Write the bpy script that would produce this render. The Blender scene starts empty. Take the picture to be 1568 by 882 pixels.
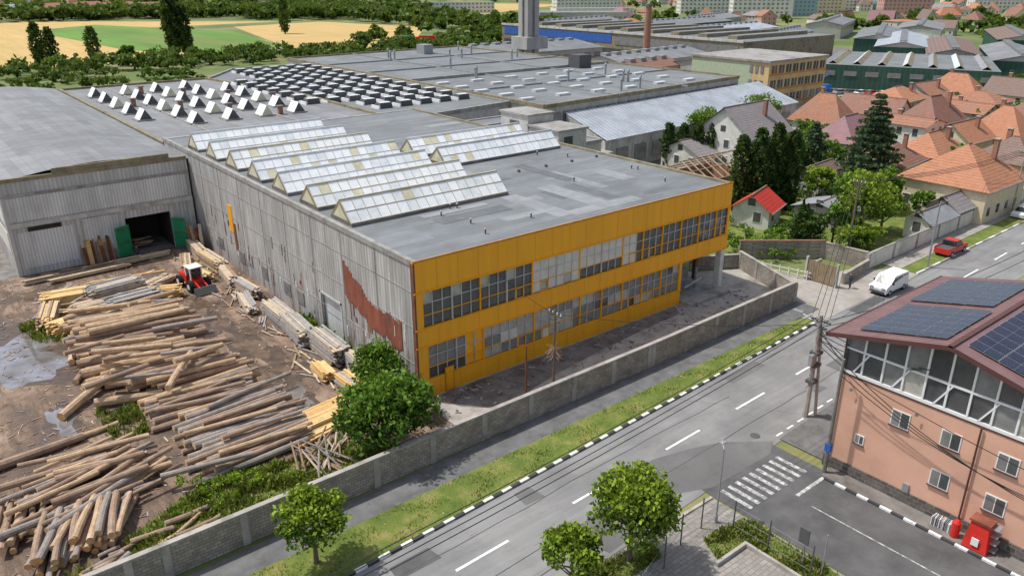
import bpy, math, random
import numpy as np
from mathutils import Vector, Matrix
random.seed(7); rng=np.random.default_rng(7)
U=random.uniform
C=bpy.context.scene.collection
# ---------------------------------------------------------------- materials
MATS={}
def nt(name):
    m=bpy.data.materials.new(name); m.use_nodes=True
    t=m.node_tree; b=t.nodes['Principled BSDF']; MATS[name]=m
    return m,t,b
def pos(t,scale=(1,1,1),rot=(0,0,0)):
    g=t.nodes.new('ShaderNodeNewGeometry'); m=t.nodes.new('ShaderNodeMapping')
    m.inputs['Scale'].default_value=scale; m.inputs['Rotation'].default_value=rot
    t.links.new(g.outputs['Position'],m.inputs['Vector']); return m.outputs['Vector']
def noise(t,vec,scale,detail=5,rough=.6):
    n=t.nodes.new('ShaderNodeTexNoise'); n.inputs['Scale'].default_value=scale
    n.inputs['Detail'].default_value=detail; n.inputs['Roughness'].default_value=rough
    t.links.new(vec,n.inputs['Vector']); return n.outputs['Fac']
def ramp(t,fac,stops):
    r=t.nodes.new('ShaderNodeValToRGB'); e=r.color_ramp.elements
    while len(e)<len(stops): e.new(.5)
    for i,(p,c) in enumerate(stops):
        e[i].position=p; e[i].color=(*c,1) if len(c)==3 else c
    t.links.new(fac,r.inputs['Fac']); return r.outputs['Color']
def mix(t,fac,a,b,mode='MIX'):
    n=t.nodes.new('ShaderNodeMixRGB'); n.blend_type=mode
    for s,v in ((0,fac),(1,a),(2,b)):
        if isinstance(v,(int,float)): n.inputs[s].default_value=v if s==0 else (v,v,v,1)
        elif isinstance(v,tuple): n.inputs[s].default_value=(*v,1)
        else: t.links.new(v,n.inputs[s])
    return n.outputs[0]
def bump(t,b,h,st=.4,d=.05):
    n=t.nodes.new('ShaderNodeBump'); n.inputs['Strength'].default_value=st; n.inputs['Distance'].default_value=d
    t.links.new(h,n.inputs['Height']); t.links.new(n.outputs[0],b.inputs['Normal'])
def g3(v): return (v,v,v)
def M(name,col,rough=.8,var=.25,scale=1.5,metal=0,vscale=(1,1,1),bmp=0,dirt=None,dthr=(.5,.7),dscale=.3,spec=.3):
    if name in MATS: return MATS[name]
    m,t,b=nt(name)
    v=pos(t,vscale); f=noise(t,v,scale)
    lo=tuple(c*(1-var) for c in col); hi=tuple(min(1,c*(1+var)) for c in col)
    c=ramp(t,f,[(.3,lo),(.7,hi)])
    if dirt:
        f2=noise(t,v,dscale,8,.7); k=ramp(t,f2,[(dthr[0],g3(0)),(dthr[1],g3(1))])
        c=mix(t,k,c,dirt)
    t.links.new(c,b.inputs['Base Color']); b.inputs['Roughness'].default_value=rough
    b.inputs['Metallic'].default_value=metal; b.inputs['Specular IOR Level'].default_value=spec
    if bmp: bump(t,b,noise(t,v,scale*6),bmp,.05)
    return m
def stripes(t,axis,freq):
    v=pos(t); s=t.nodes.new('ShaderNodeSeparateXYZ'); t.links.new(v,s.inputs[0])
    a=t.nodes.new('ShaderNodeMath'); a.operation='MULTIPLY'; a.inputs[1].default_value=freq*2*math.pi
    if axis=='XY':
        q=t.nodes.new('ShaderNodeMath'); q.operation='ADD'; t.links.new(s.outputs['X'],q.inputs[0]); t.links.new(s.outputs['Y'],q.inputs[1]); t.links.new(q.outputs[0],a.inputs[0])
    else: t.links.new(s.outputs[axis],a.inputs[0])
    b=t.nodes.new('ShaderNodeMath'); b.operation='SINE'; t.links.new(a.outputs[0],b.inputs[0])
    c=t.nodes.new('ShaderNodeMath'); c.operation='MULTIPLY_ADD'; c.inputs[1].default_value=.5; c.inputs[2].default_value=.5
    t.links.new(b.outputs[0],c.inputs[0]); return c.outputs[0]
def MCORR(name,col,axis,freq=2.5,dirt=(.16,.12,.09),thr=(.5,.75),rust=None,rthr=(.575,.66),rough=.6,dark=.75,metal=0,blot=.5):
    m,t,b=nt(name)
    s=stripes(t,axis,freq); v=pos(t,(1,1,.10)); f=noise(t,v,1.1,8,.75)
    c=ramp(t,s,[(.1,tuple(x*dark for x in col)),(.5,col)])
    c=mix(t,ramp(t,f,[(thr[0],g3(0)),(thr[1],g3(.85))]),c,dirt)
    f3=noise(t,pos(t,(1,1,.35)),.3,8,.7); c=mix(t,ramp(t,f3,[(.38,g3(blot)),(.58,g3(0))]),c,tuple(x*.45 for x in col))
    if rust:
        f2=noise(t,pos(t,(1,1,.22)),.55,8,.8)
        g=t.nodes.new('ShaderNodeNewGeometry'); sp=t.nodes.new('ShaderNodeSeparateXYZ'); t.links.new(g.outputs['Position'],sp.inputs[0])
        mr=t.nodes.new('ShaderNodeMapRange'); mr.inputs[1].default_value=0; mr.inputs[2].default_value=9; mr.inputs[3].default_value=1.12; mr.inputs[4].default_value=.88; t.links.new(sp.outputs['Z'],mr.inputs[0])
        mm=t.nodes.new('ShaderNodeMath'); mm.operation='MULTIPLY'; t.links.new(f2,mm.inputs[0]); t.links.new(mr.outputs[0],mm.inputs[1])
        c=mix(t,ramp(t,mm.outputs[0],[(rthr[0],g3(0)),(rthr[1],g3(.85))]),c,rust)
    t.links.new(c,b.inputs['Base Color']); b.inputs['Roughness'].default_value=rough; b.inputs['Metallic'].default_value=metal
    bump(t,b,s,.5,.06); return m
def MFELT(name,col,ang=0,w=1.2,l=9,var=.14,stain=.35):
    m,t,b=nt(name)
    v=pos(t,(1,1,1),(0,0,ang)); br=t.nodes.new('ShaderNodeTexBrick'); t.links.new(v,br.inputs['Vector'])
    br.inputs['Scale'].default_value=1; br.inputs['Brick Width'].default_value=l; br.inputs['Row Height'].default_value=w
    br.inputs['Mortar Size'].default_value=.03; br.inputs['Mortar Smooth'].default_value=.3
    br.inputs['Color1'].default_value=(*[c*(1-var) for c in col],1); br.inputs['Color2'].default_value=(*[c*(1+var) for c in col],1)
    br.inputs['Mortar'].default_value=(*[c*.72 for c in col],1)
    f=noise(t,pos(t,(1,1,1)),.12,8,.65); c=mix(t,ramp(t,f,[(.4,g3(0)),(.62,g3(stain+.15))]),br.outputs['Color'],tuple(x*.55 for x in col))
    f=noise(t,pos(t,(.3,1,1)),.9,8,.7); c=mix(t,ramp(t,f,[(.48,g3(0)),(.72,g3(.45))]),c,tuple(min(1,x*1.5) for x in col))
    f=noise(t,pos(t),.35,8,.75); c=mix(t,ramp(t,f,[(.52,g3(0)),(.72,g3(.5))]),c,(.15,.135,.095))
    t.links.new(c,b.inputs['Base Color']); b.inputs['Roughness'].default_value=.75
    bump(t,b,noise(t,pos(t),3),.15,.05); return m
def MBRICK(name,c1,c2,mort,w=.5,h=.22,dirt=(.08,.07,.06),plane='XZ',ms=.02,dk=.75):
    m,t,b=nt(name)
    g=pos(t); s=t.nodes.new('ShaderNodeSeparateXYZ'); t.links.new(g,s.inputs[0]); cb=t.nodes.new('ShaderNodeCombineXYZ')
    ad=t.nodes.new('ShaderNodeMath'); t.links.new(s.outputs['X'],ad.inputs[0]); t.links.new(s.outputs['Y'],ad.inputs[1])
    if plane=='XZ': t.links.new(ad.outputs[0],cb.inputs[0]); t.links.new(s.outputs['Z'],cb.inputs[1])
    else: t.links.new(s.outputs['X'],cb.inputs[0]); t.links.new(s.outputs['Y'],cb.inputs[1])
    br=t.nodes.new('ShaderNodeTexBrick'); t.links.new(cb.outputs[0],br.inputs['Vector'])
    br.inputs['Scale'].default_value=1; br.inputs['Brick Width'].default_value=w; br.inputs['Row Height'].default_value=h; br.inputs['Mortar Size'].default_value=ms
    for k,c in (('Color1',c1),('Color2',c2),('Mortar',mort)): br.inputs[k].default_value=(*c,1)
    f=noise(t,pos(t),.6,8,.7); c=mix(t,ramp(t,f,[(.42,g3(0)),(.68,g3(dk))]),br.outputs['Color'],dirt)
    t.links.new(c,b.inputs['Base Color']); b.inputs['Roughness'].default_value=.9
    bump(t,b,noise(t,pos(t),7),.6,.05); return m
def MTILE(name,col,freq=2.2,var=.3,dirt=None):
    m,t,b=nt(name)
    s=stripes(t,'XY',freq); z=stripes(t,'Z',3.2)
    f=noise(t,pos(t),1.3,8,.75); c=ramp(t,f,[(.3,tuple(x*(1-var) for x in col)),(.7,tuple(min(1,x*(1+var)) for x in col))])
    c=mix(t,.35,c,s,'MULTIPLY'); c=mix(t,.3,c,z,'MULTIPLY')
    c=mix(t,ramp(t,noise(t,pos(t),.3,8,.7),[(.42,g3(0)),(.62,g3(.8))]),c,dirt or tuple(x*.5+.05 for x in col))
    t.links.new(c,b.inputs['Base Color']); b.inputs['Roughness'].default_value=.8; bump(t,b,s,.5,.06); return m
def MLEAF(name,col):
    m,t,b=nt(name)
    f=noise(t,pos(t),.9,3); c=ramp(t,f,[(.3,tuple(x*.65 for x in col)),(.7,tuple(x*1.4 for x in col))])
    t.links.new(c,b.inputs['Base Color']); b.inputs['Roughness'].default_value=.6; b.inputs['Specular IOR Level'].default_value=.2
    tr=t.nodes.new('ShaderNodeBsdfTranslucent'); t.links.new(mix(t,.5,c,(.22,.28,.02)),tr.inputs['Color'])
    ms=t.nodes.new('ShaderNodeMixShader'); ms.inputs[0].default_value=.3
    o=t.nodes['Material Output']; t.links.new(b.outputs[0],ms.inputs[1]); t.links.new(tr.outputs[0],ms.inputs[2]); t.links.new(ms.outputs[0],o.inputs['Surface']); return m
PAL={}
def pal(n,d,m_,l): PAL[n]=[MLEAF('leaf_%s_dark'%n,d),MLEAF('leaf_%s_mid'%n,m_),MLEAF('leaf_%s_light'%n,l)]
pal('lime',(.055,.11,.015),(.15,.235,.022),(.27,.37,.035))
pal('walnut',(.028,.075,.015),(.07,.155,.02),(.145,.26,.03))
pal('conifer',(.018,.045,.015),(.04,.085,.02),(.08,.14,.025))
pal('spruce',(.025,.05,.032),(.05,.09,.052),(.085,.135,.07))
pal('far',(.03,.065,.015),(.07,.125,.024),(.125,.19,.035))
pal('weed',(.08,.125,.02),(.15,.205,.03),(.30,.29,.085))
m,t,b=nt('asphalt')
f=noise(t,pos(t,(.06,1,1),(0,0,-.04)),1.3,6,.6); c=ramp(t,f,[(.3,(.225,.222,.215)),(.7,(.31,.307,.30))])
f=noise(t,pos(t),.13,8,.65); c=mix(t,ramp(t,f,[(.42,g3(0)),(.6,g3(.6))]),c,(.16,.158,.155))
f=noise(t,pos(t,(.12,1,1),(0,0,-.04)),3.5,8,.75); c=mix(t,ramp(t,f,[(.60,g3(0)),(.64,g3(.5))]),c,(.11,.11,.11))
f=noise(t,pos(t,(.5,1,1)),.5,9,.75); c=mix(t,ramp(t,f,[(.52,g3(0)),(.66,g3(.35))]),c,(.34,.32,.28))
f=noise(t,pos(t),22,3,.7); c=mix(t,.25,c,f,'OVERLAY')
t.links.new(c,b.inputs['Base Color']); b.inputs['Roughness'].default_value=.85; b.inputs['Specular IOR Level'].default_value=.25
M('asphalt_dark',(.115,.113,.112),.9,.25,.5,bmp=.1,dirt=(.075,.075,.075))
M('asphalt_patch',(.16,.158,.153),.9,.2,.6,dirt=(.11,.11,.105)); M('tar_seam',(.08,.08,.08),.8,.2)
M('sidewalk_asphalt',(.16,.158,.155),.9,.25,.7,dirt=(.10,.10,.09),dscale=.6)
M('paving',(.38,.35,.31),.9,.2,1.2,dirt=(.22,.19,.16))
M('concrete',(.40,.37,.33),.9,.2,.8,dirt=(.18,.155,.13),dscale=.5,bmp=.2)
M('concrete_light',(.55,.54,.50),.9,.15,.8,dirt=(.27,.24,.2),dscale=.6,vscale=(1,1,.4))
M('concrete_dark',(.20,.185,.17),.9,.3,.8,dirt=(.10,.085,.07))
M('tower_concrete',(.40,.395,.38),.9,.15,.4,dirt=(.28,.27,.25),dscale=.3,vscale=(1,1,.2))
M('paint_white',(.8,.8,.78),.7,.08,2,dirt=(.36,.36,.35),dthr=(.5,.75),dscale=3)
M('paint_worn',(.6,.6,.58),.8,.1,2,dirt=(.22,.22,.21),dthr=(.42,.58),dscale=2.5)
M('white_paint_clean',(.8,.8,.78),.5,.05)
M('kerb_black',(.06,.06,.06),.8,.2)
m,t,b=nt('yard_dirt')
f=noise(t,pos(t),.15,10,.68); c=ramp(t,f,[(.36,(.075,.05,.036)),(.45,(.15,.10,.07)),(.53,(.27,.185,.13)),(.66,(.40,.295,.22))])
f=noise(t,pos(t,(1,.16,1),(0,0,.25)),.9,9,.75); c=mix(t,ramp(t,f,[(.46,g3(0)),(.58,g3(.8))]),c,(.085,.058,.042))
f=noise(t,pos(t),4,6,.8); c=mix(t,ramp(t,f,[(.56,g3(0)),(.68,g3(.75))]),c,(.38,.24,.125))
t.links.new(c,b.inputs['Base Color']); bump(t,b,noise(t,pos(t),1.2,8,.7),.8,.2)
f=noise(t,pos(t),.15,10,.68); t.links.new(ramp(t,f,[(.37,g3(.25)),(.47,g3(.9))]),b.inputs['Roughness'])
m,t,b=nt('ground_far')
f=noise(t,pos(t),.02,9,.6); c=ramp(t,f,[(.3,(.07,.11,.03)),(.45,(.12,.17,.045)),(.6,(.23,.225,.085)),(.72,(.32,.27,.12))])
f=noise(t,pos(t),.3,6,.7); c=mix(t,.4,c,f,'OVERLAY')
t.links.new(c,b.inputs['Base Color']); b.inputs['Roughness'].default_value=.95
m,t,b=nt('grass')
f=noise(t,pos(t),.5,9,.7); c=ramp(t,f,[(.3,(.085,.135,.02)),(.5,(.155,.205,.035)),(.62,(.26,.255,.07)),(.75,(.36,.29,.15))])
t.links.new(c,b.inputs['Base Color']); b.inputs['Roughness'].default_value=.95; bump(t,b,noise(t,pos(t),9,5,.8),.8,.1)
M('lawn',(.12,.23,.03),.95,.2,.6,bmp=.3)
m,t,b=nt('wheat_field')
f=noise(t,pos(t,(1,.08,1),(0,0,.35)),.25,6,.7); c=ramp(t,f,[(.3,(.47,.31,.10)),(.7,(.62,.43,.17))])
f=noise(t,pos(t),.02,5); c=mix(t,ramp(t,f,[(.5,g3(0)),(.7,g3(.5))]),c,(.36,.31,.1))
t.links.new(c,b.inputs['Base Color']); b.inputs['Roughness'].default_value=.95
M('crop_field',(.13,.24,.045),.95,.25,.05,vscale=(1,.2,1),dirt=(.2,.22,.07),dscale=.02)
m,t,b=nt('puddle_water'); b.inputs['Roughness'].default_value=.05; b.inputs['Metallic'].default_value=.55
c=ramp(t,noise(t,pos(t),.5,6),[(.35,(.24,.20,.165)),(.6,(.42,.41,.42))]); t.links.new(c,b.inputs['Base Color'])
m,t,b=nt('puddle_muddy'); b.inputs['Roughness'].default_value=.12; b.inputs['Metallic'].default_value=.2
c=ramp(t,noise(t,pos(t),.6,5),[(.35,(.14,.09,.055)),(.65,(.24,.17,.12))]); t.links.new(c,b.inputs['Base Color'])
m,t,b=nt('wet_mud'); b.inputs['Roughness'].default_value=.35
c=ramp(t,noise(t,pos(t),1.2,8,.7),[(.35,(.06,.04,.028)),(.65,(.13,.088,.06))]); t.links.new(c,b.inputs['Base Color'])
RB=(.21,.105,.062)
MCORR('corrugated_side',(.58,.575,.56),'Y',2.2,(.23,.205,.175),(.40,.66),rust=RB,dark=.82)
MCORR('corrugated_front',(.62,.62,.60),'X',2.2,(.32,.30,.27),(.48,.78))
MCORR('corrugated_white',(.78,.78,.76),'X',3,(.42,.41,.38),(.5,.82))
MCORR('metal_roof',(.55,.59,.63),'X',1.0,(.38,.4,.42),(.45,.75),rough=.4,metal=.15)
MCORR('green_sheet',(.03,.10,.065),'XY',1.5,(.035,.07,.05))
MCORR('orange_sheet',(1.0,.45,.012),'X',.85,(.85,.36,.025),(.45,.8),dark=.97,rough=.5,rust=(.50,.19,.03),rthr=(.64,.74),blot=.12)
M('orange_trim',(.95,.41,.012),.5,.08,2,dirt=(.60,.25,.03),dscale=2,dthr=(.55,.75))
M('orange_dark',(.62,.24,.015),.6,.2,2)
M('rust',(.20,.08,.045),.9,.4,2,dirt=(.10,.05,.035),dscale=1)
M('rust_paint',(.27,.085,.05),.85,.35,1.2,dirt=(.13,.065,.05),dscale=.8,vscale=(1,1,.3))
MFELT('roof_felt',(.20,.213,.22),0,1.1,10)
MFELT('roof_felt_b',(.235,.24,.245),math.pi/2,1.1,9)
MFELT('roof_felt_big',(.20,.213,.217),math.pi/2,3.0,24,var=.1)
M('roof_patch',(.28,.293,.30),.8,.12,.8,dirt=(.21,.215,.21)); M('roof_patch_dark',(.145,.153,.158),.8,.15,.8,dirt=(.185,.19,.185))
M('parapet',(.34,.33,.31),.8,.2,1,dirt=(.18,.145,.1))
M('parapet_brown',(.28,.24,.155),.9,.3,1,dirt=(.14,.11,.07))
def MGLASS(name,col,rough=.1,var=.3,spec=.6,metal=0):
    m,t,b=nt(name)
    c=ramp(t,noise(t,pos(t),.9,6,.7),[(.3,tuple(x*(1-var) for x in col)),(.7,tuple(min(1,x*(1+var)) for x in col))])
    t.links.new(c,b.inputs['Base Color']); b.inputs['Roughness'].default_value=rough; b.inputs['Specular IOR Level'].default_value=spec; b.inputs['Metallic'].default_value=metal; return m
MGLASS('glass_dark',(.09,.09,.09)); MGLASS('glass_mid',(.22,.22,.21),.25); MGLASS('glass_milky',(.46,.44,.38),.4); MGLASS('panel_white',(.66,.63,.55),.6,.15,.3)
MGLASS('skylight_white',(.86,.87,.86),.25,.10); MGLASS('skylight_grey',(.74,.77,.77),.22,.14); MGLASS('skylight_yellow',(.66,.61,.43),.35,.2)
MGLASS('solar_blue',(.02,.025,.05),.12,.3,.5); M('alu',(.62,.62,.62),.45,.1,1,metal=.3); M('frame_brass',(.52,.47,.34),.5,.15,1)
MGLASS('car_glass',(.02,.025,.03),.05)
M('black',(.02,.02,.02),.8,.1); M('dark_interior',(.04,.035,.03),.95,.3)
M('tyre',(.02,.02,.02),.9,.1)
MBRICK('stone_wall',(.46,.415,.34),(.31,.275,.23),(.20,.18,.155),.42,.22,dirt=(.15,.13,.105))
MBRICK('paver_blocks',(.38,.345,.31),(.29,.265,.24),(.18,.165,.15),.6,.3,plane='XY',dirt=(.18,.17,.13))
MBRICK('stone_plinth',(.18,.15,.13),(.08,.07,.06),(.23,.22,.20),.5,.35)
M('pink_render',(.72,.42,.295),.9,.06,.5,dirt=(.58,.33,.235),dthr=(.45,.75))
M('maroon_roof',(.22,.13,.125),.45,.12,1); M('maroon_dark',(.11,.05,.045),.5,.1)
M('green_door',(.015,.24,.10),.6,.2,1)
M('blue_band',(.04,.12,.40),.6,.15,1)
M('yellow_render',(.66,.48,.24),.9,.12,.6,dirt=(.42,.30,.16)); M('cream_render',(.70,.60,.42),.9,.1,dirt=(.5,.42,.3)); M('white_render',(.74,.72,.66),.9,.08,dirt=(.5,.48,.42)); M('grey_render',(.46,.44,.40),.9,.1,dirt=(.32,.29,.26)); M('rose_render',(.62,.34,.29),.9,.1); M('blue_render',(.28,.42,.47),.9,.1); M('green_render',(.43,.49,.33),.9,.1)
MTILE('tile_orange',(.50,.225,.125)); MTILE('tile_orange_bright',(.60,.27,.14),dirt=(.44,.19,.11)); MTILE('tile_brown',(.30,.195,.155)); MTILE('tile_grey',(.38,.34,.33)); MTILE('tile_red',(.72,.05,.03),1.5,.12,dirt=(.55,.05,.03)); MTILE('tile_pink',(.42,.22,.23)); MTILE('tile_rust',(.38,.18,.12))
M('brick_plain',(.34,.175,.115),.9,.2,2)
def MWOOD(name,col,var=.35,sc=(1,1,1)):
    m,t,b=nt(name)
    f=noise(t,pos(t,sc),1.4,8,.7); c=ramp(t,f,[(.3,tuple(x*(1-var) for x in col)),(.7,tuple(min(1,x*(1+var)) for x in col))])
    f=noise(t,pos(t),9,4,.7); c=mix(t,ramp(t,f,[(.50,g3(0)),(.70,g3(.6))]),c,tuple(x*.38 for x in col))
    t.links.new(c,b.inputs['Base Color']); b.inputs['Roughness'].default_value=.85; bump(t,b,f,.5,.04); return m
MWOOD('bark_tan',(.51,.355,.22)); MWOOD('bark_brown',(.35,.24,.165)); MWOOD('bark_grey',(.32,.275,.24)); MWOOD('bark_dark',(.19,.13,.09))
M('log_end',(.64,.45,.25),.9,.2,4,dirt=(.38,.24,.12),dscale=3); M('log_end_orange',(.62,.36,.15),.9,.2,4)
MWOOD('plank_yellow',(.76,.54,.24),.2); MWOOD('plank_orange',(.70,.43,.17),.2); MWOOD('plank_grey',(.36,.34,.32),.3); MWOOD('plank_pale',(.56,.45,.32),.25); MWOOD('plank_brown',(.34,.225,.14),.3)
MWOOD('pole_wood',(.18,.13,.09)); M('trunk',(.15,.115,.08),.9,.3,3,bmp=.4)
M('car_white',(.8,.81,.82),.25,.03,1,spec=.6); M('car_red',(.55,.03,.02),.3,.08,1,spec=.6); M('car_blue',(.03,.18,.55),.3,.05); M('car_grey',(.2,.21,.22),.3,.05,metal=.4); M('car_silver',(.5,.51,.52),.3,.05,metal=.3)
M('red_paint',(.62,.035,.025),.45,.15,1); M('truck_green',(.02,.25,.1),.5,.1)
M('steel_grey',(.33,.34,.35),.5,.15,2,metal=.3); M('steel_dark',(.10,.10,.10),.6,.15); M('wire',(.03,.03,.03),.7,.05)
M('skin',(.5,.3,.2),.6,.05); M('cloth_dark',(.04,.045,.06),.9,.1); M('cloth_red',(.35,.04,.03),.9,.1)
M('lamp_glass',(.8,.8,.75),.3,.02)
# ---------------------------------------------------------------- mesh builder
def empty(name):
    e=bpy.data.objects.new(name,None); C.objects.link(e); e.empty_display_size=.5; return e
class MB:
    def __init__(s): s.v=[];s.f=[];s.m=[];s.names=[];s.T=None
    def mi(s,n):
        if n not in s.names: s.names.append(n)
        return s.names.index(n)
    def poly(s,pts,mat):
        if s.T is not None: pts=[s.T@Vector(p) for p in pts]
        k=len(s.v); s.v+= [tuple(p) for p in pts]; s.f.append(tuple(range(k,k+len(pts)))); s.m.append(s.mi(mat))
    def box(s,x0,y0,z0,x1,y1,z1,mat,top=None,bottom=True):
        P=[(x0,y0,z0),(x1,y0,z0),(x1,y1,z0),(x0,y1,z0),(x0,y0,z1),(x1,y0,z1),(x1,y1,z1),(x0,y1,z1)]
        s.hexa(P,mat,top,bottom)
    def hexa(s,P,mat,top=None,bottom=True):
        if s.T is not None: P=[s.T@Vector(p) for p in P]
        k=len(s.v); s.v+=[tuple(p) for p in P]; i=s.mi(mat); j=s.mi(top) if top else i
        F=[((4,5,6,7),j),((0,1,5,4),i),((1,2,6,5),i),((2,3,7,6),i),((3,0,4,7),i)]
        if bottom: F.append(((3,2,1,0),i))
        for f,q in F: s.f.append(tuple(k+a for a in f)); s.m.append(q)
    def obox(s,c,size,ang,mat,z0=0,tilt=0,top=None):
        T=Matrix.Translation((c[0],c[1],z0))@Matrix.Rotation(ang,4,'Z')@Matrix.Rotation(tilt,4,'X')
        a,b,h=size[0]/2,size[1]/2,size[2]
        P=[(-a,-b,0),(a,-b,0),(a,b,0),(-a,b,0),(-a,-b,h),(a,-b,h),(a,b,h),(-a,b,h)]
        s.hexa([T@Vector(p) for p in P],mat,top)
    def cyl(s,p0,p1,r0,r1=None,n=8,mat='concrete',cap=None,bend=0,seg=1):
        r1=r0 if r1 is None else r1; p0=Vector(p0);p1=Vector(p1); d=(p1-p0); L=d.length
        if L<1e-6:return
        d.normalize(); a=d.orthogonal().normalized(); b=d.cross(a)
        side=Vector((U(-1,1),U(-1,1),0))*bend if bend else Vector((0,0,0))
        k=len(s.v)
        for q in range(seg+1):
            tt=q/seg; c=p0.lerp(p1,tt)+side*math.sin(tt*math.pi); r=r0+(r1-r0)*tt
            if bend and 0<q<seg: r*=U(.93,1.07)
            for i in range(n):
                an=2*math.pi*i/n; v=c+(a*math.cos(an)+b*math.sin(an))*r
                if s.T is not None: v=s.T@v
                s.v.append(tuple(v))
        mi=s.mi(mat); ci=s.mi(cap or mat)
        for q in range(seg):
            for i in range(n):
                j=(i+1)%n; s.f.append((k+q*n+i,k+q*n+j,k+(q+1)*n+j,k+(q+1)*n+i)); s.m.append(mi)
        s.f.append(tuple(k+i for i in reversed(range(n)))); s.m.append(ci)
        s.f.append(tuple(k+seg*n+i for i in range(n))); s.m.append(ci)
    def build(s,name,parent=None):
        me=bpy.data.meshes.new(name); me.from_pydata(s.v,[],s.f)
        for n in s.names: me.materials.append(MATS[n])
        me.polygons.foreach_set('material_index',s.m)
        me.update(); o=bpy.data.objects.new(name,me); C.objects.link(o)
        if parent: o.parent=parent
        return o
def quadsmesh(name,V,mi,mats,parent=None):
    n=len(V); me=bpy.data.meshes.new(name)
    me.vertices.add(n*4); me.vertices.foreach_set('co',V.reshape(-1).astype(np.float32))
    me.loops.add(n*4); me.loops.foreach_set('vertex_index',np.arange(n*4,dtype=np.int32))
    me.polygons.add(n); me.polygons.foreach_set('loop_start',np.arange(0,n*4,4,dtype=np.int32)); me.polygons.foreach_set('loop_total',np.full(n,4,dtype=np.int32))
    for m in mats: me.materials.append(m)
    me.polygons.foreach_set('material_index',mi.astype(np.int32)); me.update(calc_edges=True)
    o=bpy.data.objects.new(name,me); C.objects.link(o)
    if parent: o.parent=parent
    return o
def unit(a): return a/np.maximum(np.linalg.norm(a,axis=1,keepdims=True),1e-6)
def leafV(P,s):
    n=len(P); a=unit(rng.normal(size=(n,3))); b=unit(np.cross(a,unit(rng.normal(size=(n,3)))))
    s=(s*rng.uniform(.6,1.3,size=(n,1)))
    return np.stack([P+a*s,P+b*s*.6,P-a*s,P-b*s*.6],axis=1)
def sheet(name,pts,z,mat):
    mb=MB(); mb.poly([(x,y,z) for x,y in pts],mat); return mb.build(name)
# ---------------------------------------------------------------- trees
def crown_pts(kind,h,R,z0,n):
    if kind=='round':
        nc=max(8,int(n/70)); d=unit(rng.normal(size=(nc,3))); d[:,2]=np.where(d[:,2]<-.5,-d[:,2],d[:,2])
        rr=rng.uniform(.35,1,size=(nc,1))**.6; zc=(h+z0)/2; hz=(h-z0)/2
        cen=d*rr*np.array([R*.80,R*.80,hz*.82]); cen[:,2]+=zc
        idx=rng.integers(0,nc,n); cr=rng.uniform(.2,.42,size=nc)*R
        off=unit(rng.normal(size=(n,3)))*(rng.uniform(.2,1,size=(n,1))**.5)*cr[idx][:,None]; off[:,2]*=.75
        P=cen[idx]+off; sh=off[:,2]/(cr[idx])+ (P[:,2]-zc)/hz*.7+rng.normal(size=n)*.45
    elif kind in('column','poplar'):
        t=rng.uniform(0,1,n); a=rng.uniform(0,2*math.pi,n)
        prof=(np.sin(np.clip(t*1.02+.06,0,1)**.75*math.pi)**.6) if kind=='column' else np.sin(np.clip(t*.9+.07,0,1)*math.pi)**.5
        lump=1+.2*np.sin(a*5+t*17)+.15*np.sin(a*3-t*31); r=R*prof*lump*rng.uniform(.55,1,n)
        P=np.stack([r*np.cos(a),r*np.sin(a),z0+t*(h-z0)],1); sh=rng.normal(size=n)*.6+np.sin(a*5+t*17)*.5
    else:
        t=rng.uniform(0,1,n)**1.25; lay=np.floor(t*16)/16; fr=t*16-np.floor(t*16); a=rng.uniform(0,2*math.pi,n)
        nb=9; a=(np.round(a/(2*math.pi)*nb)+lay*7.3)/nb*2*math.pi+rng.normal(size=n)*.16
        rad=rng.uniform(.15,1,n)**.7; r=R*(1-lay)**.85*rad*(1+.2*np.sin(a*3+lay*30))+.1
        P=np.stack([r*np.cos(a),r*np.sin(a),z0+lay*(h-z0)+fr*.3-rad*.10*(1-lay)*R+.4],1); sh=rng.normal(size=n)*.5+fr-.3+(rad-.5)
    return P,sh
def tree(name,x,y,h,R,z0=None,kind='round',p='lime',n=2500,ls=.16,z=0):
    z0=h*.25 if z0 is None else z0
    e=empty(name); mb=MB(); tr=h*.022+.06
    top=h*.9 if kind!='round' else z0+(h-z0)*.45
    mb.cyl((x,y,z-.1),(x+U(-.1,.1),y+U(-.1,.1),z+top),tr,tr*.35,8,'trunk',seg=3,bend=.1)
    if kind=='round':
        for i in range(9):
            a=i*2.4+U(-.3,.3); zz=z+z0*.8+(top-z0*.8)*U(.1,.9); q=R*U(.5,.8)
            mb.cyl((x,y,zz),(x+q*math.cos(a),y+q*math.sin(a),zz+q*U(.4,1.0)),tr*.4,tr*.1,5,'trunk',seg=2,bend=.2)
    mb.build('trunk_and_limbs',e)
    P,sh=crown_pts(kind,h,R,z0,n); P=P+np.array([x,y,z]); P[:,2]=np.maximum(P[:,2],z+.1)
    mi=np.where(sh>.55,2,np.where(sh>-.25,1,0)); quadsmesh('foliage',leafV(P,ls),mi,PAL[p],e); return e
def treemass(name,spots,p='far',n=45,ls=1.3):
    Vs=[];Ms=[]
    for (x,y,h,R) in spots:
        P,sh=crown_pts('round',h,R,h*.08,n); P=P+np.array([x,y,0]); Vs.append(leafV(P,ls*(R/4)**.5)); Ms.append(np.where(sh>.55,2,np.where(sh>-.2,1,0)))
    return quadsmesh(name,np.concatenate(Vs),np.concatenate(Ms),PAL[p])
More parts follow.
